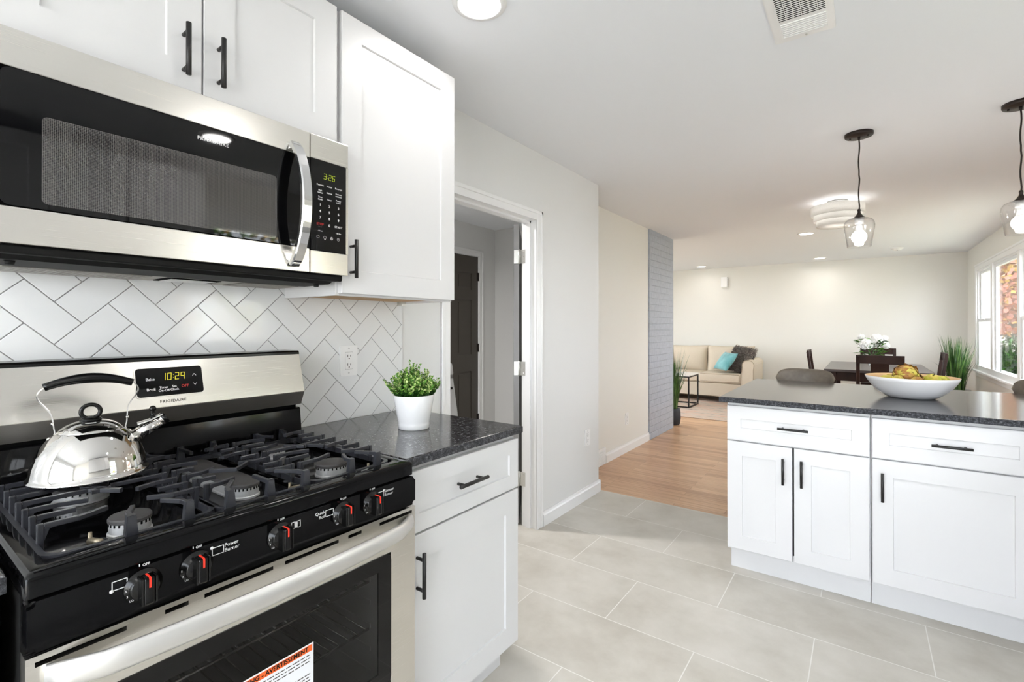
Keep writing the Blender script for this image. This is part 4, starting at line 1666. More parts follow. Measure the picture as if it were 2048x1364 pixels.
# ------------------------------------------------------------------ wall plates
def outlet(name, mp, u, v, label, group, kind='decora'):
    b = MB()
    w, h = 0.0395, 0.060
    c = mp(u, v, 0)
    t = thing(name, label, 'outlet', c, group)
    b.prism(rrect(u - w, u + w, v - h, v + h, 0.004), mp, 0, 0.006, MT['white'], bev=0.002)
    b.build('cover_plate', None, t)
    b = MB()
    b.prism(rrect(u - 0.0165, u + 0.0165, v - 0.0335, v + 0.0335, 0.002), mp, 0.005, 0.0075, MT['white'], bev=0.0008)
    b.prism(rrect(u - 0.0175, u + 0.0175, v - 0.0345, v + 0.0345, 0.002), mp, 0.005, 0.0062, MT['grout'])
    for z in (0.019, -0.015):
        for dx_, hh in ((-0.0063, 0.0045), (0.0063, 0.0036)):
            b.prism([(u + dx_ - 0.0011, v + z - hh), (u + dx_ + 0.0011, v + z - hh), (u + dx_ + 0.0011, v + z + hh), (u + dx_ - 0.0011, v + z + hh)], mp, 0.007, 0.0078, MT['hole_shade'])
        b.prism(rrect(u - 0.0026, u + 0.0026, v + z - 0.013, v + z - 0.0085, 0.002), mp, 0.007, 0.0078, MT['hole_shade'])
    b.build('receptacle', None, t)
    for z in (-0.049, 0.049):
        b = MB()
        b.prism(rrect(u - 0.0025, u + 0.0025, v + z - 0.0025, v + z + 0.0025, 0.0024), mp, 0.005, 0.0066, MT['grout'])
        b.build('screw', None, t)


outlet('wall_outlet', mX(0.008), 0.2675, 1.1465, 'white double wall outlet on the herringbone tile above the small countertop', None)
outlet('wall_outlet', mX(0.0), 2.351, 0.452, 'white wall outlet low on the wall right of the kitchen doorway', None)
outlet('wall_outlet', mX(-0.29), 3.80, 0.338, 'white wall outlet low on the wall beside the brick chimney', None)
t = thing('wall_vent', 'white slotted wall vent at floor level beyond the wall corner', 'vent', (-0.29, 3.17, 0))
b = MB()
b.box(-0.29, -0.276, 3.06, 3.275, 0.0, 0.155, 0.003)
b.build('vent_frame', MT['trim'], t)
b = MB()
for k in range(11):
    b.box(-0.277, -0.273, 3.078, 3.258, 0.014 + k * 0.0115, 0.0195 + k * 0.0115, 0.001)
b.build('louvre', MT['trim'], t)

# ------------------------------------------------------------------ leafy potted plant
def leaf_quad(bm, p, d, n, L_, w, mi, curl=0.0):
    """a small leaf of four triangles"""
    d = d.normalized()
    s_ = d.cross(n)
    if s_.length < 1e-4:
        s_ = d.cross(Vector((1, 0, 0.3)))
    s_.normalize()
    n = s_.cross(d)
    v = [bm.verts.new(p), bm.verts.new(p + d * L_ * 0.5 + s_ * w + n * curl * L_), bm.verts.new(p + d * L_), bm.verts.new(p + d * L_ * 0.5 - s_ * w + n * curl * L_), bm.verts.new(p + d * L_ * 0.5)]
    for a, c in ((0, 1), (1, 2), (2, 3), (3, 0)):
        f = bm.faces.new((v[a], v[c], v[4]))
        f.material_index = mi
        f.smooth = True


PC = Vector((0.349, 0.304, 0.914))
P = thing('potted_plant', 'small bushy green plant in a white pot on the short countertop', 'plant', PC)
b = MB()
b.lathe([(0, 0), (0.0535, 0), (0.0555, 0.002), (0.0565, 0.019), (0.0560, 0.021), (0.0575, 0.028), (0.0735, 0.121), (0.0730, 0.1225), (0.0705, 0.1215), (0.0690, 0.113), (0.066, 0.103), (0, 0.103)], PC, 48, MT['ceramic'])
pot = b.build('pot', None, P)
b = MB()
b.lathe([(0, 0.1085), (0.05, 0.1075), (0.0675, 0.1045)], PC, 24, MT['soil'])
b.build('soil', None, P)
b = MB()
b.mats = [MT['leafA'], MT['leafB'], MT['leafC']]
rnd = random.Random(3)
for k in range(190):
    a = rnd.uniform(0, 2 * pi)
    q = rnd.uniform(0, 1) ** 0.6
    base = PC + Vector((0.055 * q * cos(a), 0.055 * q * sin(a), 0.106))
    tilt = 0.80 * q ** 1.3
    di = Vector((sin(tilt) * cos(a), sin(tilt) * sin(a), cos(tilt) + 0.12)).normalized()
    L_ = rnd.uniform(0.066, 0.104) * (1.14 - 0.42 * q) * (1.0 if k % 7 else 1.18)
    n = int(L_ / 0.0062)
    for j in range(n):
        f = (j + 1) / n
        p = base + di * L_ * f + Vector((rnd.gauss(0, 0.0012), rnd.gauss(0, 0.0012), 0))
        for s_ in range(3):
            aa = rnd.uniform(0, 2 * pi)
            o = Vector((cos(aa), sin(aa), 0.35 + 0.5 * f)) + di * 0.3
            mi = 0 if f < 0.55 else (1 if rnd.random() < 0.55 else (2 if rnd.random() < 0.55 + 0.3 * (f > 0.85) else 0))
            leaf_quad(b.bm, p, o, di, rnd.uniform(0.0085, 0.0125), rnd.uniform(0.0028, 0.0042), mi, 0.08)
b.build('foliage', None, P)

# ------------------------------------------------------------------ laundry appliance
AP = Vector((-1.0, 1.82, 0))
t = thing('laundry_appliance', 'tall white rounded appliance with a dark band in front of the dark panel door', 'appliance', AP)
b = MB()
b.prism([(1.64, 0), (2.075, 0), (2.076, 0.30), (2.044, 0.56), (2.0, 0.86), (1.68, 0.90), (1.64, 0.86)], lambda u, v, d: Vector((-1.36 + d, u, v)), 0, 0.34, MT['white'], bev=0.012)
b.build('body', None, t)
b = MB()
b.box(-1.355, -1.025, 1.68, 1.992, 0.862, 0.892, 0.006)
b.build('band', MT['doorgrey'], t)['label'] = 'grey band below the lid'
b = MB()
b.prism([(1.675, 0.890), (1.995, 0.890), (1.999, 0.905), (1.986, 0.978), (1.972, 0.990), (1.68, 0.990)], lambda u, v, d: Vector((-1.36 + d, u, v)), 0, 0.34, MT['white'], bev=0.010)
b.build('lid', None, t)
b = MB()
b.box(-1.021, -1.015, 1.945, 1.977, 0.775, 0.795, 0.002)
b.build('display', MT['glass_black'], t)

# ------------------------------------------------------------------ ceiling lights
def area(name, loc, size, power, col, parent=None, spread=180):
    d = bpy.data.lights.new(name, 'AREA')
    d.shape = 'DISK'
    d.size = size
    d.energy = power
    d.color = col
    d.spread = radians(spread)
    o = bpy.data.objects.new(name, d)
    COL.objects.link(o)
    o.location = loc
    if parent is not None:
        o.parent = parent
        o.location = Vector(loc) - parent.location
    return o


def downlight(x, y, label, power, col=(1.0, 0.96, 0.91), r=0.0725):
    t = thing('recessed_light', label, 'ceiling light', (x, y, ZC), 'recessed ceiling lights')
    b = MB()
    b.lathe([(r * 1.30, 0.0), (r * 1.28, -0.003), (r * 1.05, -0.008), (r, -0.006), (r, 0.0)], (x, y, ZC), 40, MT['white'])
    b.build('trim_ring', None, t)
    b = MB()
    b.lathe([(0, -0.0045), (r * 0.999, -0.0045), (r, -0.001)], (x, y, ZC), 40, MT['lens'])
    b.build('diffuser', None, t)
    area('lamp', (x, y, ZC - 0.012), r * 1.9, power * LAMP, col, t, 165)
    return t


COOL = (1.0, 0.975, 0.95)
WARM = (1.0, 0.965, 0.92)
downlight(0.610, 0.360, 'large bright recessed ceiling light in front of the tall wall cabinet', 12, COOL)
downlight(2.15, 0.36, 'recessed ceiling light on the window side of the kitchen', 17, COOL)
downlight(0.61, -1.75, 'recessed ceiling light behind the camera by the range wall', 15, COOL)
downlight(2.15, -1.75, 'recessed ceiling light behind the camera on the window side', 15, COOL)
downlight(1.135, 5.78, 'recessed ceiling light left of the tiered drum light, nearest of the three far ones', 60, WARM)
downlight(1.12, 8.30, 'recessed ceiling light close to the far wall above the dining chairs', 14, WARM)
downlight(-0.72, 8.32, 'leftmost recessed ceiling light, close to the far wall above the sofa', 9, WARM)
downlight(-1.6, 6.2, 'added unseen recessed light behind the chimney, brightening the living area', 36, WARM)  # unseen lamp, added to lift the sofa and ceiling
downlight(-0.95, 1.2, 'added unseen recessed light brightening the laundry room', 150, COOL)  # unseen lamp, added so the laundry is not too dark

# air return vent in the ceiling
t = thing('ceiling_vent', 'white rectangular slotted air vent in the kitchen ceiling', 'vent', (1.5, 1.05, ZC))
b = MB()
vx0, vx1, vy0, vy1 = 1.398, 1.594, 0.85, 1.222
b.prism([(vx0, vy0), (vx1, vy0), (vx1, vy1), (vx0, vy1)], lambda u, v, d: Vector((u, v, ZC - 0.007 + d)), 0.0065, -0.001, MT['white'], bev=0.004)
b.box(1.428, 1.572, 0.87, 1.072, ZC - 0.0085, ZC - 0.0075, 0, MT['hole_shade'])  # flat black sheet painted for the shade behind the slots
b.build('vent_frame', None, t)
b = MB()
for k in range(17):
    y = 0.874 + k * 0.0120
    b.box(1.426, 1.574, y, y + 0.0050, ZC - 0.0096, ZC - 0.0084, 0.0003)
for k in range(7):
    x = 1.428 + k * 0.024
    b.box(x - 0.0008, x + 0.0008, 0.87, 1.072, ZC - 0.0095, ZC - 0.0084)
for k in range(8):
    y = 1.088 + k * 0.0130
    b.box(1.430, 1.571, y, y + 0.0066, ZC - 0.0110, ZC - 0.0075, 0.0012)
b.build('louvre', MT['white'], t)
b = MB()
b.cyl((1.503, 1.203, ZC - 0.0075), (1.503, 1.203, ZC - 0.0105), 0.0045, 0.004, 12)
b.build('screw', MT['hinge'], t)

# smoke detector, door chime
t = thing('smoke_detector', 'small round white smoke detector on the ceiling above the dining table', 'smoke detector', (2.07, 7.75, ZC))
b = MB()
b.lathe([(0.072, 0), (0.072, -0.012), (0.066, -0.016), (0.052, -0.018), (0.05, -0.030), (0.042, -0.036), (0, -0.038)], (2.07, 7.75, ZC), 32)
b.build('housing', MT['white'], t)
b = MB()
b.cyl((2.07, 7.71, ZC - 0.034), (2.07, 7.71, ZC - 0.040), 0.008, seg=10)
b.build('test_button', MT['grout'], t)
t = thing('door_chime', 'small white rectangular door chime box high on the far wall', 'door chime', (-0.42, YF, 2.11))
b = MB()
b.box(-0.475, -0.36, YF - 0.055, YF, 2.02, 2.21, 0.008)
b.build('cover', MT['white'], t)
b = MB()
for k in range(3):
    b.box(-0.3605, -0.3575, YF - 0.046, YF - 0.014, 2.055 + k * 0.045, 2.085 + k * 0.045, 0.001)
b.build('grille', MT['grout'], t)


# ------------------------------------------------------------------ pendants over the peninsula
def pendant(x, y, label):
    t = thing('pendant_light', label, 'pendant light', (x, y, ZC))
    b = MB()
    b.lathe([(0, 0), (0.0685, 0), (0.0685, -0.014), (0.066, -0.0185), (0, -0.020)], (x, y, ZC), 40)
    for s_ in (-1, 1):
        b.cyl((x + s_ * 0.042, y - 0.01 * s_, ZC - 0.019), (x + s_ * 0.042, y - 0.01 * s_, ZC - 0.026), 0.0045, 0.005, 10)
    b.cyl((x, y, ZC - 0.018), (x, y, ZC - 0.036), 0.0075, 0.006, 14)
    b.build('canopy', MT['bronze'], t)
    b = MB()
    b.tube([(x + 0.0025 * sin(k * 0.9) * (k % 8 > 0), y, ZC - 0.03 - (ZC - 0.03 - 1.945) * k / 16) for k in range(17)], 0.0036, seg=8, up=(0, 1, 0))
    b.build('cord', MT['bronze'], t)
    b = MB()
    b.lathe([(0, 1.955), (0.007, 1.955), (0.0085, 1.945), (0.007, 1.940), (0.0085, 1.932), (0.012, 1.925), (0.020, 1.914), (0.0285, 1.906), (0.0285, 1.903), (0, 1.903)], (x, y, 0), 28, MT['bronze'])
    b.lathe([(0, 1.9035), (0.0215, 1.9035), (0.0215, 1.874), (0.018, 1.868), (0, 1.868)], (x, y, 0), 24, MT['alu'])
    b.build('socket', None, t)
    b = MB()
    b.lathe([(0.0245, 1.9035), (0.045, 1.9015), (0.062, 1.893), (0.0715, 1.878), (0.0742, 1.860), (0.0730, 1.842), (0.0575, 1.738), (0.0562, 1.738), (0.0717, 1.842), (0.0728, 1.860), (0.0702, 1.8775), (0.061, 1.8917), (0.0445, 1.9), (0.0245, 1.902)], (x, y, 0), 48)
    b.build('glass_shade', MT['glass'], t)
    b = MB()
    b.lathe([(0, 1.869), (0.0150, 1.868), (0.0165, 1.850), (0.0185, 1.838), (0.0235, 1.8265)], (x, y, 0), 32, MT['white'])
    b.sphere((x, y, 1.7955), 0.0375, MT['bulb'], seg=28)
    b.build('bulb', None, t)
    d_ = bpy.data.lights.new('lamp', 'POINT')
    d_.energy = 22 * LAMP
    d_.shadow_soft_size = 0.036
    d_.color = (1.0, 0.95, 0.88)
    o_ = bpy.data.objects.new('lamp', d_)
    COL.objects.link(o_)
    o_.parent = t
    o_.location = (0, 0, 1.70 - ZC)
    return t


pendant(1.657, 2.495, 'clear glass pendant light with black canopy hanging in front of the tiered drum light')
pendant(2.307, 2.495, 'clear glass pendant light with black canopy nearest the window wall')

# tiered drum light over the living area
DX, DY = 1.495, 4.22
t = thing('drum_ceiling_light', 'semi flush ceiling light with three tiers of pale fabric shade', 'ceiling light', (DX, DY, ZC))
b = MB()
b.lathe([(0, 0), (0.075, 0), (0.075, -0.018), (0.02, -0.024), (0.014, -0.05), (0.012, -0.16), (0, -0.16)], (DX, DY, ZC), 32)
b.build('canopy', MT['hinge'], t)
for k, (r, z0, z1) in enumerate(((0.200, 2.262, 2.345), (0.180, 2.215, 2.268), (0.158, 2.168, 2.222))):
    b = MB()
    b.lathe([(r, z1), (r, z0), (r - 0.004, z0), (r - 0.004, z1), (r, z1)], (DX, DY, 0), 64)
    if k < 2:
        b.lathe([(r - 0.003, z0 + 0.002), ((0.180, 0.158)[k] - 0.004, z0 + 0.004)], (DX, DY, 0), 64)
    b.build('shade_tier', MT['linen'], t)
b = MB()
b.lathe([(0, 2.1745), (0.153, 2.1745), (0.153, 2.1725), (0, 2.1725)], (DX, DY, 0), 64)
b.build('diffuser', MT['linen'], t)
for k in range(3):
    a = 2 * pi * k / 3 + 0.4
    b = MB()
    b.sphere((DX + 0.085 * cos(a), DY + 0.085 * sin(a), 2.268), 0.018, MT['white'], (1, 1, 1.25), 14)
    b.build('bulb', None, t)
pl = bpy.data.lights.new('lamp', 'POINT')
pl.energy = 11 * LAMP
pl.shadow_soft_size = 0.05
pl.color = (1.0, 0.965, 0.93)
po = bpy.data.objects.new('lamp', pl)
COL.objects.link(po)
po.parent = t
po.location = (0, 0, 2.29 - ZC)

# ------------------------------------------------------------------ bowl with dried artichokes
BC = Vector((1.874, 2.345, 0.9145))
t = thing('serving_bowl', 'wide white bowl with a tan inside on the peninsula countertop', 'bowl', BC)
b = MB()
b.lathe([(0, 0), (0.085, 0), (0.105, 0.005), (0.135, 0.025), (0.165, 0.056), (0.187, 0.090), (0.1945, 0.1085), (0.1925, 0.1095)], BC, 64, MT['ceramic'])
b.build('outer_shell', None, t)
b = MB()
b.lathe([(0.1925, 0.1095), (0.1905, 0.1085), (0.182, 0.090), (0.160, 0.060), (0.130, 0.032), (0.10, 0.014), (0, 0.010)], BC, 64, MT['tan_in'])
b.build('inner_lining', None, t)


def artichoke(name, c, r, tilt, az, label, mats, rows=7, group=None, spread=0.0, brown=False):
    """an egg of overlapping pointed bracts"""
    b = MB()
    b.mats = list(mats) + [MT['fruitbrown']]
    nm = len(mats)
    rot = Matrix.Rotation(az, 3, 'Z') @ Matrix.Rotation(tilt, 3, 'X')
    rnd = random.Random(int(c.x * 1000 + c.y * 77))
    t_ = bmesh.new()
    bmesh.ops.create_uvsphere(t_, u_segments=20, v_segments=12, radius=r * 0.93)
    for v in t_.verts:
        v.co.z *= 0.88
    for f in t_.faces:
        f.smooth = True
    me = bpy.data.meshes.new('t')
    t_.to_mesh(me)
    t_.free()
    b.bm.from_mesh(me)
    bpy.data.meshes.remove(me)
    for q in range(rows):
        f_ = q / (rows - 1)
        ph = radians(150 - 128 * f_)              # from the stem end to the tip
        n = max(4, int(9 * sin(ph)) + 3)
        flare = spread * (1 - f_) ** 1.5
        for k in range(n):
            a = 2 * pi * (k + 0.5 * (q % 2)) / n + rnd.gauss(0, 0.05)
            w = 1.15 * pi / n
            jit = rnd.gauss(0, 0.015)
            fl_ = flare * rnd.uniform(0.3, 1.3)
            G = []
            for i_ in range(6):
                u = i_ / 5
                wid = w * (1 - u ** 2.4) * (0.85 + 0.3 * u)
                p_ = ph - 0.62 * u + 0.12
                row = []
                for e in (-1, -0.5, 0, 0.5, 1):
                    off = 0.015 + jit + 0.085 * u ** 0.6 * (1 - 0.55 * abs(e)) + fl_ * u ** 2
                    rr = r * (1 + off)
                    row.append(b.bm.verts.new((rr * sin(p_) * cos(a + e * wid), rr * sin(p_) * sin(a + e * wid), rr * 0.92 * cos(p_))))
                G.append(row)
            mi = rnd.randrange(nm)
            if brown and (q == 0 or (q == 1 and rnd.random() < 0.5)):
                mi = nm
            for i_ in range(5):
                for e in range(4):
                    f = b.bm.faces.new((G[i_][e], G[i_][e + 1], G[i_ + 1][e + 1], G[i_ + 1][e]))
                    f.material_index = nm if (brown and i_ == 4 and rnd.random() < 0.35) else mi
                    f.smooth = True
    bmesh.ops.transform(b.bm, matrix=Matrix.Translation(c) @ rot.to_4x4(), verts=b.bm.verts)
    o = b.build(name, None, None, Vector(c))
    o.location = c
    return tag(o, label, 'dried fruit' if name != 'dried_artichoke' else 'artichoke', group)


artichoke('dried_artichoke', BC + Vector((-0.020, -0.005, 0.112)), 0.054, radians(80), radians(-38), 'large yellow-brown dried artichoke heaped on top of the bowl', [MT['fruitA'], MT['fruitB'], MT['fruitD']], 7, spread=0.22, brown=True)
gname = 'small fruits in the bowl'
for c, r, m, lb in ((Vector((-0.102, -0.035, 0.080)), 0.034, 'fruitB', 'leftmost small yellow-green fruit in the white bowl'),
                    (Vector((-0.062, -0.085, 0.084)), 0.034, 'fruitB', 'small yellow-green fruit in front of the artichoke, second from left in the bowl'),
                    (Vector((0.018, -0.100, 0.084)), 0.034, 'fruitA', 'small orange-brown fruit in the middle front of the white bowl'),
                    (Vector((0.082, -0.062, 0.090)), 0.040, 'fruitC', 'bright lime fruit right of the artichoke in the white bowl'),
                    (Vector((0.122, 0.015, 0.085)), 0.034, 'fruitC', 'rightmost small lime fruit in the white bowl'),
                    (Vector((-0.078, 0.082, 0.074)), 0.038, 'fruitB', 'yellow-green fruit behind the artichoke in the white bowl'),
                    (Vector((0.035, 0.090, 0.075)), 0.040, 'fruitB', 'fruit at the back of the bowl hidden behind the artichoke')):
    artichoke('decorative_fruit', BC + c, r, radians(40), c.x * 30, lb, [MT[m], MT['fruitB']] if m != 'fruitA' else [MT['fruitA'], MT['fruitD']], 5, gname)


# ------------------------------------------------------------------ counter stools
def make_stool():
    t = thing('counter_stool', '', 'stool', (0, 0, 0), 'counter stools behind the peninsula', local=True)
    b = MB()
    # curved back: a rounded oblong bent round the sitter
    NU, NV = 28, 10
    t_ = bmesh.new()
    def surf(u, v, o):
        Wd, H = 0.178, 0.060
        k = 4.0
        # oblong rounded ends
        x = u * Wd
        lim = H * (max(0.0, 1 - abs(u) ** 5)) ** 0.5
        z = 0.922 + v * lim
        y = 0.19 - 0.07 * (abs(u) ** 2.2) + 0.012 * v
        return Vector((x, y + o, z))
    G = []
    for o in (-0.012, 0.012):
        G.append([[t_.verts.new(surf(-1 + 2 * i / NU, -1 + 2 * j / NV, o * (1 - 0.8 * abs(-1 + 2 * j / NV) ** 6))) for j in range(NV + 1)] for i in range(NU + 1)])
    for s_, g in enumerate(G):
        for i in range(NU):
            for j in range(NV):
                f = (g[i][j], g[i + 1][j], g[i + 1][j + 1], g[i][j + 1])
                t_.faces.new(f if s_ else f[::-1])
    for i in range(NU):
        t_.faces.new((G[0][i][0], G[0][i + 1][0], G[1][i + 1][0], G[1][i][0]))
        t_.faces.new((G[0][i][NV], G[1][i][NV], G[1][i + 1][NV], G[0][i + 1][NV]))
    for j in range(NV):
        t_.faces.new((G[0][0][j], G[0][0][j + 1], G[1][0][j + 1], G[1][0][j]))
        t_.faces.new((G[0][NU][j], G[1][NU][j], G[1][NU][j + 1], G[0][NU][j + 1]))
    bmesh.ops.remove_doubles(t_, verts=t_.verts, dist=1e-5)
    b._add(t_, MT['taupe'], None, True)
    b.build('backrest', None, t)
    b = MB()
    b.prism(rrect(-0.19, 0.19, -0.18, 0.18, 0.07, 8), lambda u, v, d: Vector((u, v, d)), 0.60, 0.655, MT['taupe'], bev=0.018)
    b.build('seat', None, t)
    for sx in (-1, 1):
        for sy in (-1, 1):
            b = MB()
            b.cyl((sx * 0.14, sy * 0.13, 0.60), (sx * 0.19, sy * 0.18, 0.0), 0.014, 0.011, 12, MT['black'])
            b.build('leg', None, t)
    b = MB()
    q = 0.172
    for p0, p1 in (((-q, -q, 0.22), (q, -q, 0.22)), ((q, -q, 0.22), (q, q, 0.22)), ((q, q, 0.22), (-q, q, 0.22)), ((-q, q, 0.22), (-q, -q, 0.22))):
        b.cyl(p0, p1, 0.008, seg=10, m=MT['black'])
    b.build('foot_ring', None, t)
    b = MB()
    for sx in (-0.10, 0.10):
        b.beam([(sx, 0.13, 0.63), (sx, 0.185, 0.70), (sx, 0.203, 0.90)], 0.03, 0.008, MT['black'], up=(0, 1, 0.2))
    b.build('back_support', None, t)
    return t


st = make_stool()
stools = [(1.343, 2.91, 'leftmost taupe counter stool behind the peninsula, left of the near dining chair'), (1.900, 2.91, 'taupe counter stool hidden behind the white bowl'), (2.545, 2.91, 'taupe counter stool nearest the window wall, in front of its sill')]
for k, (x, y, lb) in enumerate(stools):
    o = st if k == 0 else copy_tree(st)
    o.location = (x, y, 0)
    o['label'] = lb

# ------------------------------------------------------------------ dining set
TX0, TX1, TY0, TY1 = 1.285, 2.330, 6.22, 7.86
t = thing('dining_table', 'dark espresso wood dining table with a bouquet on it', 'table', ((TX0 + TX1) / 2, (TY0 + TY1) / 2, 0))
b = MB()
b.box(TX0, TX1, TY0, TY1, 0.728, 0.760, 0.004)
b.build('table_top', MT['espresso_top'], t)
b = MB()
b.box(TX0 + 0.05, TX1 - 0.05, TY0 + 0.05, TY0 + 0.075, 0.620, 0.728)
b.box(TX0 + 0.05, TX1 - 0.05, TY1 - 0.075, TY1 - 0.05, 0.620, 0.728)
b.box(TX0 + 0.05, TX0 + 0.075, TY0 + 0.075, TY1 - 0.075, 0.620, 0.728)
b.box(TX1 - 0.075, TX1 - 0.05, TY0 + 0.075, TY1 - 0.075, 0.620, 0.728)
b.build('apron', MT['espresso'], t)
for x in (TX0 + 0.035, TX1 - 0.125):
    for y in (TY0 + 0.035, TY1 - 0.125):
        b = MB()
        b.box(x, x + 0.09, y, y + 0.09, 0, 0.727, 0.004)
        b.build('leg', MT['espresso'], t)


def make_chair():
    """faces -Y is its back: local +Y is forward"""
    t = thing('dining_chair', '', 'chair', (0, 0, 0), 'dining chairs', local=True)
    w = 0.215
    def by(z):                       # rake of the back
        return -0.205 - max(0.0, z - 0.45) * 0.13
    for s_ in (-1, 1):
        b = MB()
        b.beam([(s_ * (w - 0.018), -0.215, 0.0), (s_ * (w - 0.018), -0.205, 0.45), (s_ * (w - 0.018), by(0.945), 0.945)], 0.036, 0.030, MT['espresso'], up=(0, 1, 0))
        b.build('rear_leg', None, t)
        b = MB()
        b.box(s_ * (w - 0.018) - 0.018, s_ * (w - 0.018) + 0.018, 0.185, 0.221, 0, 0.44, 0.003, MT['espresso'])
        b.build('front_leg', None, t)
    b = MB()
    prev = None
    P = []
    for k in range(9):
        u = -1 + 2 * k / 8
        P.append((u * w, by(0.915) - 0.016 * (1 - u * u), 0.915 + 0.0))
    b.beam(P, 0.022, 0.095, MT['espresso'])
    b.build('top_rail', None, t)
    b = MB()
    b.beam([(0, by(0.46) - 0.005, 0.46), (0, by(0.68) - 0.012, 0.68), (0, by(0.89) - 0.014, 0.89)], 0.165, 0.018, MT['espresso'], up=(0, 1, 0))
    b.build('splat', None, t)
    b = MB()
    b.box(-w + 0.036, w - 0.036, by(0.60) - 0.012, by(0.60) + 0.012, 0.575, 0.615, 0.002, MT['espresso'])
    b.build('lower_rail', None, t)
    b = MB()
    b.box(-w + 0.002, w - 0.002, -0.19, 0.225, 0.442, 0.475, 0.008, MT['espresso'])
    b.box(-w + 0.02, w - 0.02, -0.17, 0.205, 0.40, 0.442, 0, MT['espresso'])
    b.build('seat', None, t)
    return t


ch = make_chair()
for k, (x, y, a, lb) in enumerate(((1.827, 6.10, 0, 'nearest dark wood dining chair, back to the camera, in front of the bouquet'),
                                   (1.862, 7.98, 180, 'far dark wood dining chair facing the camera behind the bouquet'),
                                   (1.345, 6.88, -90, 'dark wood dining chair on the left side of the table'),
                                   (2.215, 6.98, 90, 'dark wood dining chair on the right side of the table near the window'))):
    o = ch if k == 0 else copy_tree(ch)
    o.location = (x, y, 0)
    o.rotation_euler = (0, 0, radians(a))
    o['label'] = lb

# bouquet in a glass vase
VC = Vector((1.775, 7.02, 0.7605))
t = thing('glass_vase', 'small clear glass vase on the dining table holding the white bouquet', 'vase', VC)
b = MB()
b.lathe([(0, 0), (0.036, 0), (0.040, 0.004), (0.042, 0.05), (0.038, 0.09), (0.048, 0.135), (0.0465, 0.135), (0.0365, 0.09), (0.0405, 0.05), (0.0385, 0.008), (0, 0.006)], VC, 32)
b.build('vessel', MT['glass'], t)
t = thing('flower_bouquet', 'bouquet of white peonies with green leaves in a glass vase', 'flowers', VC + Vector((0, 0, 0.012)))
rnd = random.Random(11)
fl = [(-0.065, -0.06, 0.300, 0.086), (0.045, -0.03, 0.372, 0.074), (0.135, -0.01, 0.285, 0.058), (-0.115, 0.03, 0.390, 0.045), (0.130, 0.03, 0.375, 0.045), (0.03, 0.07, 0.30, 0.065)]
for dx_, dy, dz, r in fl:
    b = MB()
    c = VC + Vector((dx_, dy, dz))
    for k in range(44):
        f = k / 44
        th = math.acos(1 - 1.75 * f)
        a = k * 2.39996
        n = Vector((sin(th) * cos(a), sin(th) * sin(a), cos(th)))
        rr = r * (0.35 + 0.65 * f ** 0.5)
        s_ = n.cross(Vector((0.2, 0.1, 1))).normalized()
        u_ = s_.cross(n)
        pr = r * rnd.uniform(0.42, 0.6)
        ctr = c + n * rr * 0.8
        vs_ = [b.bm.verts.new(ctr - n * pr * 0.25)]
        for q in range(9):
            aa = 2 * pi * q / 9
            vs_.append(b.bm.verts.new(ctr + (s_ * cos(aa) + u_ * sin(aa)) * pr * rnd.uniform(0.85, 1.12) + n * pr * 0.12 * rnd.uniform(-1, 1.6)))
        for q in range(9):
            fc = b.bm.faces.new((vs_[0], vs_[1 + q], vs_[1 + (q + 1) % 9]))
            fc.smooth = True
    b.build('peony', MT['petal'], t)
b = MB()
b.mats = [MT['leafB'], MT['leafA']]
for dx_, dy, dz, r in fl:
    b.tube([VC + Vector((dx_ * 0.05, dy * 0.05, 0.02)), VC + Vector((dx_ * 0.15, dy * 0.15, 0.14)), VC + Vector((dx_ * 0.8, dy * 0.8, dz - 0.03))], 0.0025, MT['leafA'], seg=6)
for k in range(95):
    a = rnd.uniform(0, 2 * pi)
    q = rnd.uniform(0.05, 0.13)
    base = VC + Vector((q * cos(a), q * sin(a) * 0.7, rnd.uniform(0.12, 0.36)))
    di = Vector((cos(a), sin(a) * 0.7, rnd.uniform(-0.3, 0.7)))
    leaf_quad(b.bm, base, di, Vector((0, 0, 1)), rnd.uniform(0.06, 0.115), rnd.uniform(0.009, 0.016), k % 2, 0.12)
b.build('greenery', None, t)


# ------------------------------------------------------------------ soft things
def pillow_mesh(w, h, th, n=16, seed=0, wob=0.0):
    rnd = random.Random(seed)
    t_ = bmesh.new()
    G = []
    for s_ in (1, -1):
        g = []
        for i in range(n + 1):
            row = []
            for j in range(n + 1):
                u, v = -1 + 2 * i / n, -1 + 2 * j / n
                k = max(0.0, (1 - abs(u) ** 2.6) * (1 - abs(v) ** 2.6)) ** 0.55
                pinch = 1 - 0.06 * (1 - abs(u) ** 2) * abs(v) ** 3
                pinch2 = 1 - 0.06 * (1 - abs(v) ** 2) * abs(u) ** 3
                row.append(t_.verts.new((u * w / 2 * pinch2, s_ * th / 2 * k + rnd.gauss(0, wob), v * h / 2 * pinch)))
            g.append(row)
        G.append(g)
        for i in range(n):
            for j in range(n):
                f = (g[i][j], g[i + 1][j], g[i + 1][j + 1], g[i][j + 1])
                t_.faces.new(f if s_ < 0 else f[::-1])
    bmesh.ops.remove_doubles(t_, verts=t_.verts, dist=1e-4)
    return t_


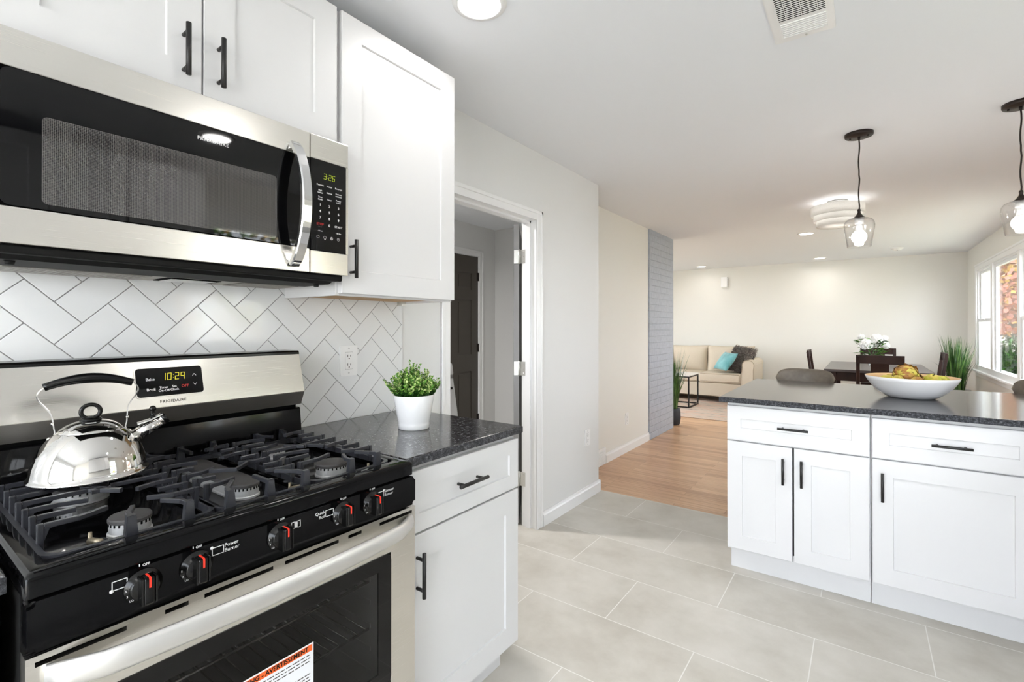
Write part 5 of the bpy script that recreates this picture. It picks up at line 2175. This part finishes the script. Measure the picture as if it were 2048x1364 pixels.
SX0, SX1, SY0, SY1 = -1.62, 0.262, 7.66, 8.62
t = thing('loveseat', 'cream fabric loveseat with rolled arms against the far wall', 'sofa', (-0.68, 8.1, 0))
b = MB()
b.box(SX0 + 0.04, SX1 - 0.03, SY0 + 0.012, SY1 - 0.02, 0.115, 0.335, 0.012)
b.build('base', MT['sofa'], t)
for x in (SX0 + 0.09, SX1 - 0.09):
    for y in (SY0 + 0.10, SY1 - 0.10):
        b = MB()
        b.cyl((x, y, 0.118), (x, y, 0.018), 0.032, 0.024, 14)
        b.build('foot', MT['espresso'], t)
for x0_, x1_ in ((SX0 + 0.21, -0.607), (-0.603, 0.066)):
    b = MB()
    b.box(x0_, x1_, SY0 - 0.005, SY0 + 0.58, 0.338, 0.500, 0.035, seg=4)
    so = b.build('seat_cushion', MT['sofa'], t, smooth=True)
    b = MB()
    for z in (0.365, 0.490):
        b.tube([(x0_ + 0.03, SY0 - 0.001, z), (x1_ - 0.03, SY0 - 0.001, z)], 0.0055, seg=8)
    b.build('piping', MT['piping'], so)
b = MB()
b.box(SX0 + 0.15, SX1 - 0.15, SY0 + 0.66, SY1, 0.16, 0.80, 0.05, seg=4)
b.build('back_frame', MT['sofa'], t)
for xc_, w_ in ((-1.02, 0.93), (-0.20, 0.79)):
    b = MB()
    tm = pillow_mesh(w_, 0.50, 0.24, 16)
    b._add(tm, MT['sofa'], Matrix.Translation((xc_ - 0.02, SY0 + 0.60, 0.700)) @ Matrix.Rotation(radians(-8), 4, 'X'), True)
    b.build('back_cushion', None, t)
for s_, xa in ((-1, SX0), (1, SX1)):
    b = MB()
    prof = []
    # rolled arm section in X-Z
    def ax(u):
        return xa - s_ * u
    poly = [(0.012, 0.115), (0.012, 0.58)]
    for k in range(11):
        a = radians(200 - k * 22)
        poly.append((0.088 + 0.088 * cos(a), 0.655 + 0.088 * sin(a) * 0.95))
    poly += [(0.172, 0.60), (0.186, 0.52), (0.196, 0.40), (0.196, 0.115)]
    b.prism([(ax(u), v) for u, v in poly], lambda u, v, d: Vector((u, d, v)), SY1 - 0.04, SY0 - 0.005, MT['sofa'], bev=0.008)
    ao = b.build('arm', None, t)
    b = MB()
    b.tube([(ax(u), SY0 - 0.006, v) for u, v in poly], 0.005, MT['piping'], seg=8, up=(0, 1, 0))
    b.build('piping', None, ao)

b = MB()
Mx = Matrix.Translation((-0.216, 7.896, 0.694)) @ Matrix.Rotation(radians(-46), 4, 'Z') @ Matrix.Rotation(radians(-36), 4, 'X') @ Matrix.Rotation(radians(2), 4, 'Y')
b._add(pillow_mesh(0.40, 0.36, 0.13, 16), MT['aqua'], Mx, True)
single(b, 'throw_pillow', None, (-0.216, 7.896, 0.694), 'aqua blue velvet throw pillow leaning on the cream loveseat', 'pillow')
b = MB()
Mx = Matrix.Translation((0.000, 8.035, 0.730)) @ Matrix.Rotation(radians(-32), 4, 'Z') @ Matrix.Rotation(radians(-24), 4, 'X') @ Matrix.Rotation(radians(6), 4, 'Y')
tm = pillow_mesh(0.44, 0.44, 0.15, 16)
bmesh.ops.transform(tm, matrix=Mx, verts=tm.verts)
tm.normal_update()
hairs = []
rnd = random.Random(5)
for f in list(tm.faces):
    for k in range(9):
        ws = [rnd.random() for _ in f.verts]
        sm = sum(ws)
        p = sum((v.co * (w / sm) for v, w in zip(f.verts, ws)), Vector())
        hairs.append((p.copy(), f.normal.copy()))
b._add(tm, MT['fur'], None, True)
for p, n in hairs:
    di = (n + Vector((rnd.gauss(0, 0.6), rnd.gauss(0, 0.6), rnd.gauss(-0.35, 0.6)))).normalized()
    leaf_quad(b.bm, p, di, n.cross(di), rnd.uniform(0.025, 0.050), 0.0030, 0, 0.2)
single(b, 'throw_pillow', None, (0.000, 8.035, 0.730), 'shaggy grey-brown fur throw pillow behind the aqua one on the loveseat', 'pillow')

# rug
b = MB()
b.box(-2.4, 0.95, 6.065, 8.30, 0.001, 0.011, 0.004)
o = single(b, 'area_rug', MT['rug'], (-0.7, 7.2, 0), 'faded beige and rust patterned area rug under the side table', 'rug')

# side table: black frame, white marble top
t = thing('side_table', 'square side table with white marble top and thin black metal frame', 'table', (-0.78, 7.08, 0.011))
X0, X1, Y0_, Y1_ = -1.07, -0.525, 6.82, 7.34
for x in (X0, X1):
    for y in (Y0_, Y1_):
        b = MB()
        b.box(x - 0.010, x + 0.010, y - 0.010, y + 0.010, 0.0115, 0.505, 0.001)
        b.build('leg', MT['black'], t)
for z, nm in ((0.022, 'lower_frame'), (0.495, 'upper_frame')):
    b = MB()
    for y in (Y0_, Y1_):
        b.box(X0 + 0.01, X1 - 0.01, y - 0.010, y + 0.010, z - 0.010, z + 0.010)
    for x in (X0, X1):
        b.box(x - 0.010, x + 0.010, Y0_ + 0.01, Y1_ - 0.01, z - 0.010, z + 0.010)
    b.build(nm, MT['black'], t)
b = MB()
b.box(X0 - 0.012, X1 + 0.012, Y0_ - 0.012, Y1_ + 0.012, 0.505, 0.523, 0.003)
b.build('table_top', MT['marble'], t)


# ------------------------------------------------------------------ tall grass plants
def grass(t, c, r0, h, n, spread, seed, xmax=99, ymin=-99, ymax=99):
    rnd = random.Random(seed)
    b = MB()
    b.mats = [MT['grassA'], MT['grassB']]
    for k in range(n):
        a = rnd.uniform(0, 2 * pi)
        q = r0 * rnd.random() ** 0.5
        base = c + Vector((q * cos(a), q * sin(a), 0))
        H = h * rnd.uniform(0.45, 1.0) if k % 3 else h * rnd.uniform(0.75, 1.0)
        lean = spread * rnd.uniform(0.1, 1.0) * (0.4 + 0.6 * q / r0)
        a2 = a + rnd.gauss(0, 0.5)
        out = Vector((cos(a2), sin(a2), 0))
        sd = out.cross(Vector((0, 0, 1)))
        sd = (sd * cos(rnd.uniform(-1, 1)) + out * 0.4 * rnd.uniform(-1, 1)).normalized()
        w = rnd.uniform(0.004, 0.0075)
        dr = rnd.random() ** 3 * 0.5
        prev = None
        S_ = 7
        mi = 0 if rnd.random() < 0.6 else 1
        for j in range(S_ + 1):
            f = j / S_
            p = base + out * lean * f ** 1.7 + Vector((0, 0, H * (f - dr * f ** 4)))
            p.x = min(p.x, xmax)
            p.y = min(max(p.y, ymin), ymax)
            ww = w * (1 - f ** 2.2) + 0.0004
            cur = (b.bm.verts.new(p - sd * ww), b.bm.verts.new(p + sd * ww))
            if prev:
                fc = b.bm.faces.new((prev[0], prev[1], cur[1], cur[0]))
                fc.material_index = mi
            prev = cur
    return b.build('grass_blades', None, t)


c = Vector((-0.345, 5.475, 0))
t = thing('potted_grass', 'tall green grass plant in a charcoal pot beside the brick chimney', 'plant', c)
b = MB()
b.lathe([(0, 0), (0.075, 0), (0.090, 0.02), (0.098, 0.09), (0.096, 0.17), (0.088, 0.215), (0.082, 0.215), (0.088, 0.17), (0, 0.17)], c, 32)
b.build('pot', MT['potdark'], t)
b = MB()
b.lathe([(0, 0.185), (0.084, 0.182)], c, 24)
b.build('soil', MT['soil'], t)
grass(t, c + Vector((0, 0, 0.18)), 0.055, 0.86, 190, 0.24, 21, ymin=5.29)
c = Vector((2.705, 7.98, 0))
t = thing('potted_grass', 'bushy green grass plant in a white pot in the corner by the window', 'plant', c)
b = MB()
b.lathe([(0, 0), (0.120, 0), (0.125, 0.01), (0.150, 0.43), (0.143, 0.43), (0.135, 0.38), (0, 0.38)], c, 36)
b.build('pot', MT['potwhite'], t)
b = MB()
b.lathe([(0, 0.392), (0.137, 0.388)], c, 24)
b.build('soil', MT['soil'], t)
grass(t, c + Vector((0, 0, 0.385)), 0.085, 0.80, 330, 0.22, 33, xmax=XW - 0.03)

# ------------------------------------------------------------------ outdoors
b = MB()
b.box(-30, 40, -30, -3.3, -0.14, -0.1)
g_ = struct(b.build('ground_bounce', vary('pale_bounce_ground', [(0.3, S(160, 156, 148)), (0.7, S(190, 186, 178))], 3, 0.9)))  # unseen pale ground, added to bounce sunlight up indoors
b = MB()
b.box(XW + 0.16, 40, -3.3, 60, -0.62, -0.6)
b.box(-30, -3.2, -3.3, 60, -0.62, -0.6)
struct(b.build('ground', vary('lawn', [(0.3, S(96, 98, 84)), (0.7, S(122, 122, 108))], 3, 0.9)))
MT['autA'] = leafmat('leaf_orange', S(140, 66, 28), S(166, 98, 48), 4)
MT['autB'] = leafmat('leaf_yellow', S(166, 126, 36), S(182, 150, 64), 4)
MT['autC'] = leafmat('leaf_rust', S(128, 66, 50), S(150, 92, 72), 4)
MT['autD'] = leafmat('leaf_olive', S(60, 66, 26), S(84, 88, 38), 4)
MT['hedge'] = leafmat('leaf_hedge', S(16, 26, 15), S(30, 44, 24), 9)
MT['bark'] = vary('bark', [(0.3, S(70, 58, 48)), (0.7, S(104, 90, 76))], 9, 0.9)


def tree(name, x, y, h, r, mats, n, seed, label, cat='tree', lz=0.5):
    rnd = random.Random(seed)
    c = Vector((x, y, -0.6))
    t = thing(name, label, cat, c)
    b = MB()
    b.tube([c, c + Vector((0.05, 0.02, h * 0.3)), c + Vector((-0.05, 0.04, h * 0.65)), c + Vector((0, 0, h * 0.9))], 0.14 * r / 2, MT['bark'], seg=8, up=(0, 1, 0), scales=[1.2, 1, 0.6, 0.2])
    b.build('trunk', None, t)
    b = MB()
    b.mats = mats
    blobs = [(c + Vector((rnd.gauss(0, r * 0.45), rnd.gauss(0, r * 0.45), h * rnd.uniform(lz, 0.95))), r * rnd.uniform(0.3, 0.5), rnd.randrange(len(mats))) for _ in range(26)]
    for k in range(n):
        o, q, mi = rnd.choice(blobs)
        v = Vector((rnd.gauss(0, 1), rnd.gauss(0, 1), rnd.gauss(0, 1))).normalized()
        p = o + v * q * rnd.random() ** 0.35
        leaf_quad(b.bm, p, Vector((rnd.gauss(0, 1), rnd.gauss(0, 1), rnd.gauss(-0.2, 1))), v, 0.13, 0.05, mi if rnd.random() < 0.75 else rnd.randrange(len(mats)), 0.1)
    b.build('crown', None, t)
    return t


tree('autumn_tree', 5.0, 17.5, 6.0, 2.6, [MT['autA'], MT['autB'], MT['autC']], 20000, 2, 'orange and yellow autumn tree outside the far window', lz=0.22)
tree('autumn_tree', 11.5, 25.0, 7.5, 3.0, [MT['autB'], MT['autD'], MT['autA']], 8000, 4, 'yellow autumn tree further right outside the window', lz=0.2)
tree('green_tree', 9.5, 3.0, 6.0, 2.8, [MT['autD'], MT['leafB'], MT['autB']], 8000, 6, 'olive green tree outside the kitchen window', lz=0.2)
tree('green_tree', 12.0, 9.0, 7.0, 3.2, [MT['autD'], MT['autB'], MT['leafB']], 7000, 8, 'tall olive tree standing beyond the lawn', lz=0.2)
c = Vector((3.9, 12.2, -0.6))
t = thing('hedge', 'dark green clipped hedge outside the far window', 'hedge', c)
b = MB()
b.mats = [MT['hedge'], MT['leafA']]
rnd = random.Random(9)
b.box(3.25, 5.4, 10.9, 13.4, -0.6, 0.98, 0.2, MT['hedge'], 3)
for k in range(9000):
    p = Vector((rnd.uniform(3.15, 5.5), rnd.uniform(10.8, 13.5), rnd.uniform(-0.6, 1.06)))
    if k % 2:
        p.y = 10.85 + abs(rnd.gauss(0, 0.06))
    elif k % 4 == 0:
        p.z = 1.0 + rnd.gauss(0, 0.04)
    leaf_quad(b.bm, p, Vector((rnd.gauss(0, 1), rnd.gauss(-0.5, 1), rnd.gauss(0.3, 1))), Vector((0, 0, 1)), 0.09, 0.03, 0 if rnd.random() < 0.75 else 1, 0.1)
b.build('foliage', None, t)

for o in list(bpy.data.objects):
    if '_o' in o:
        del o['_o']
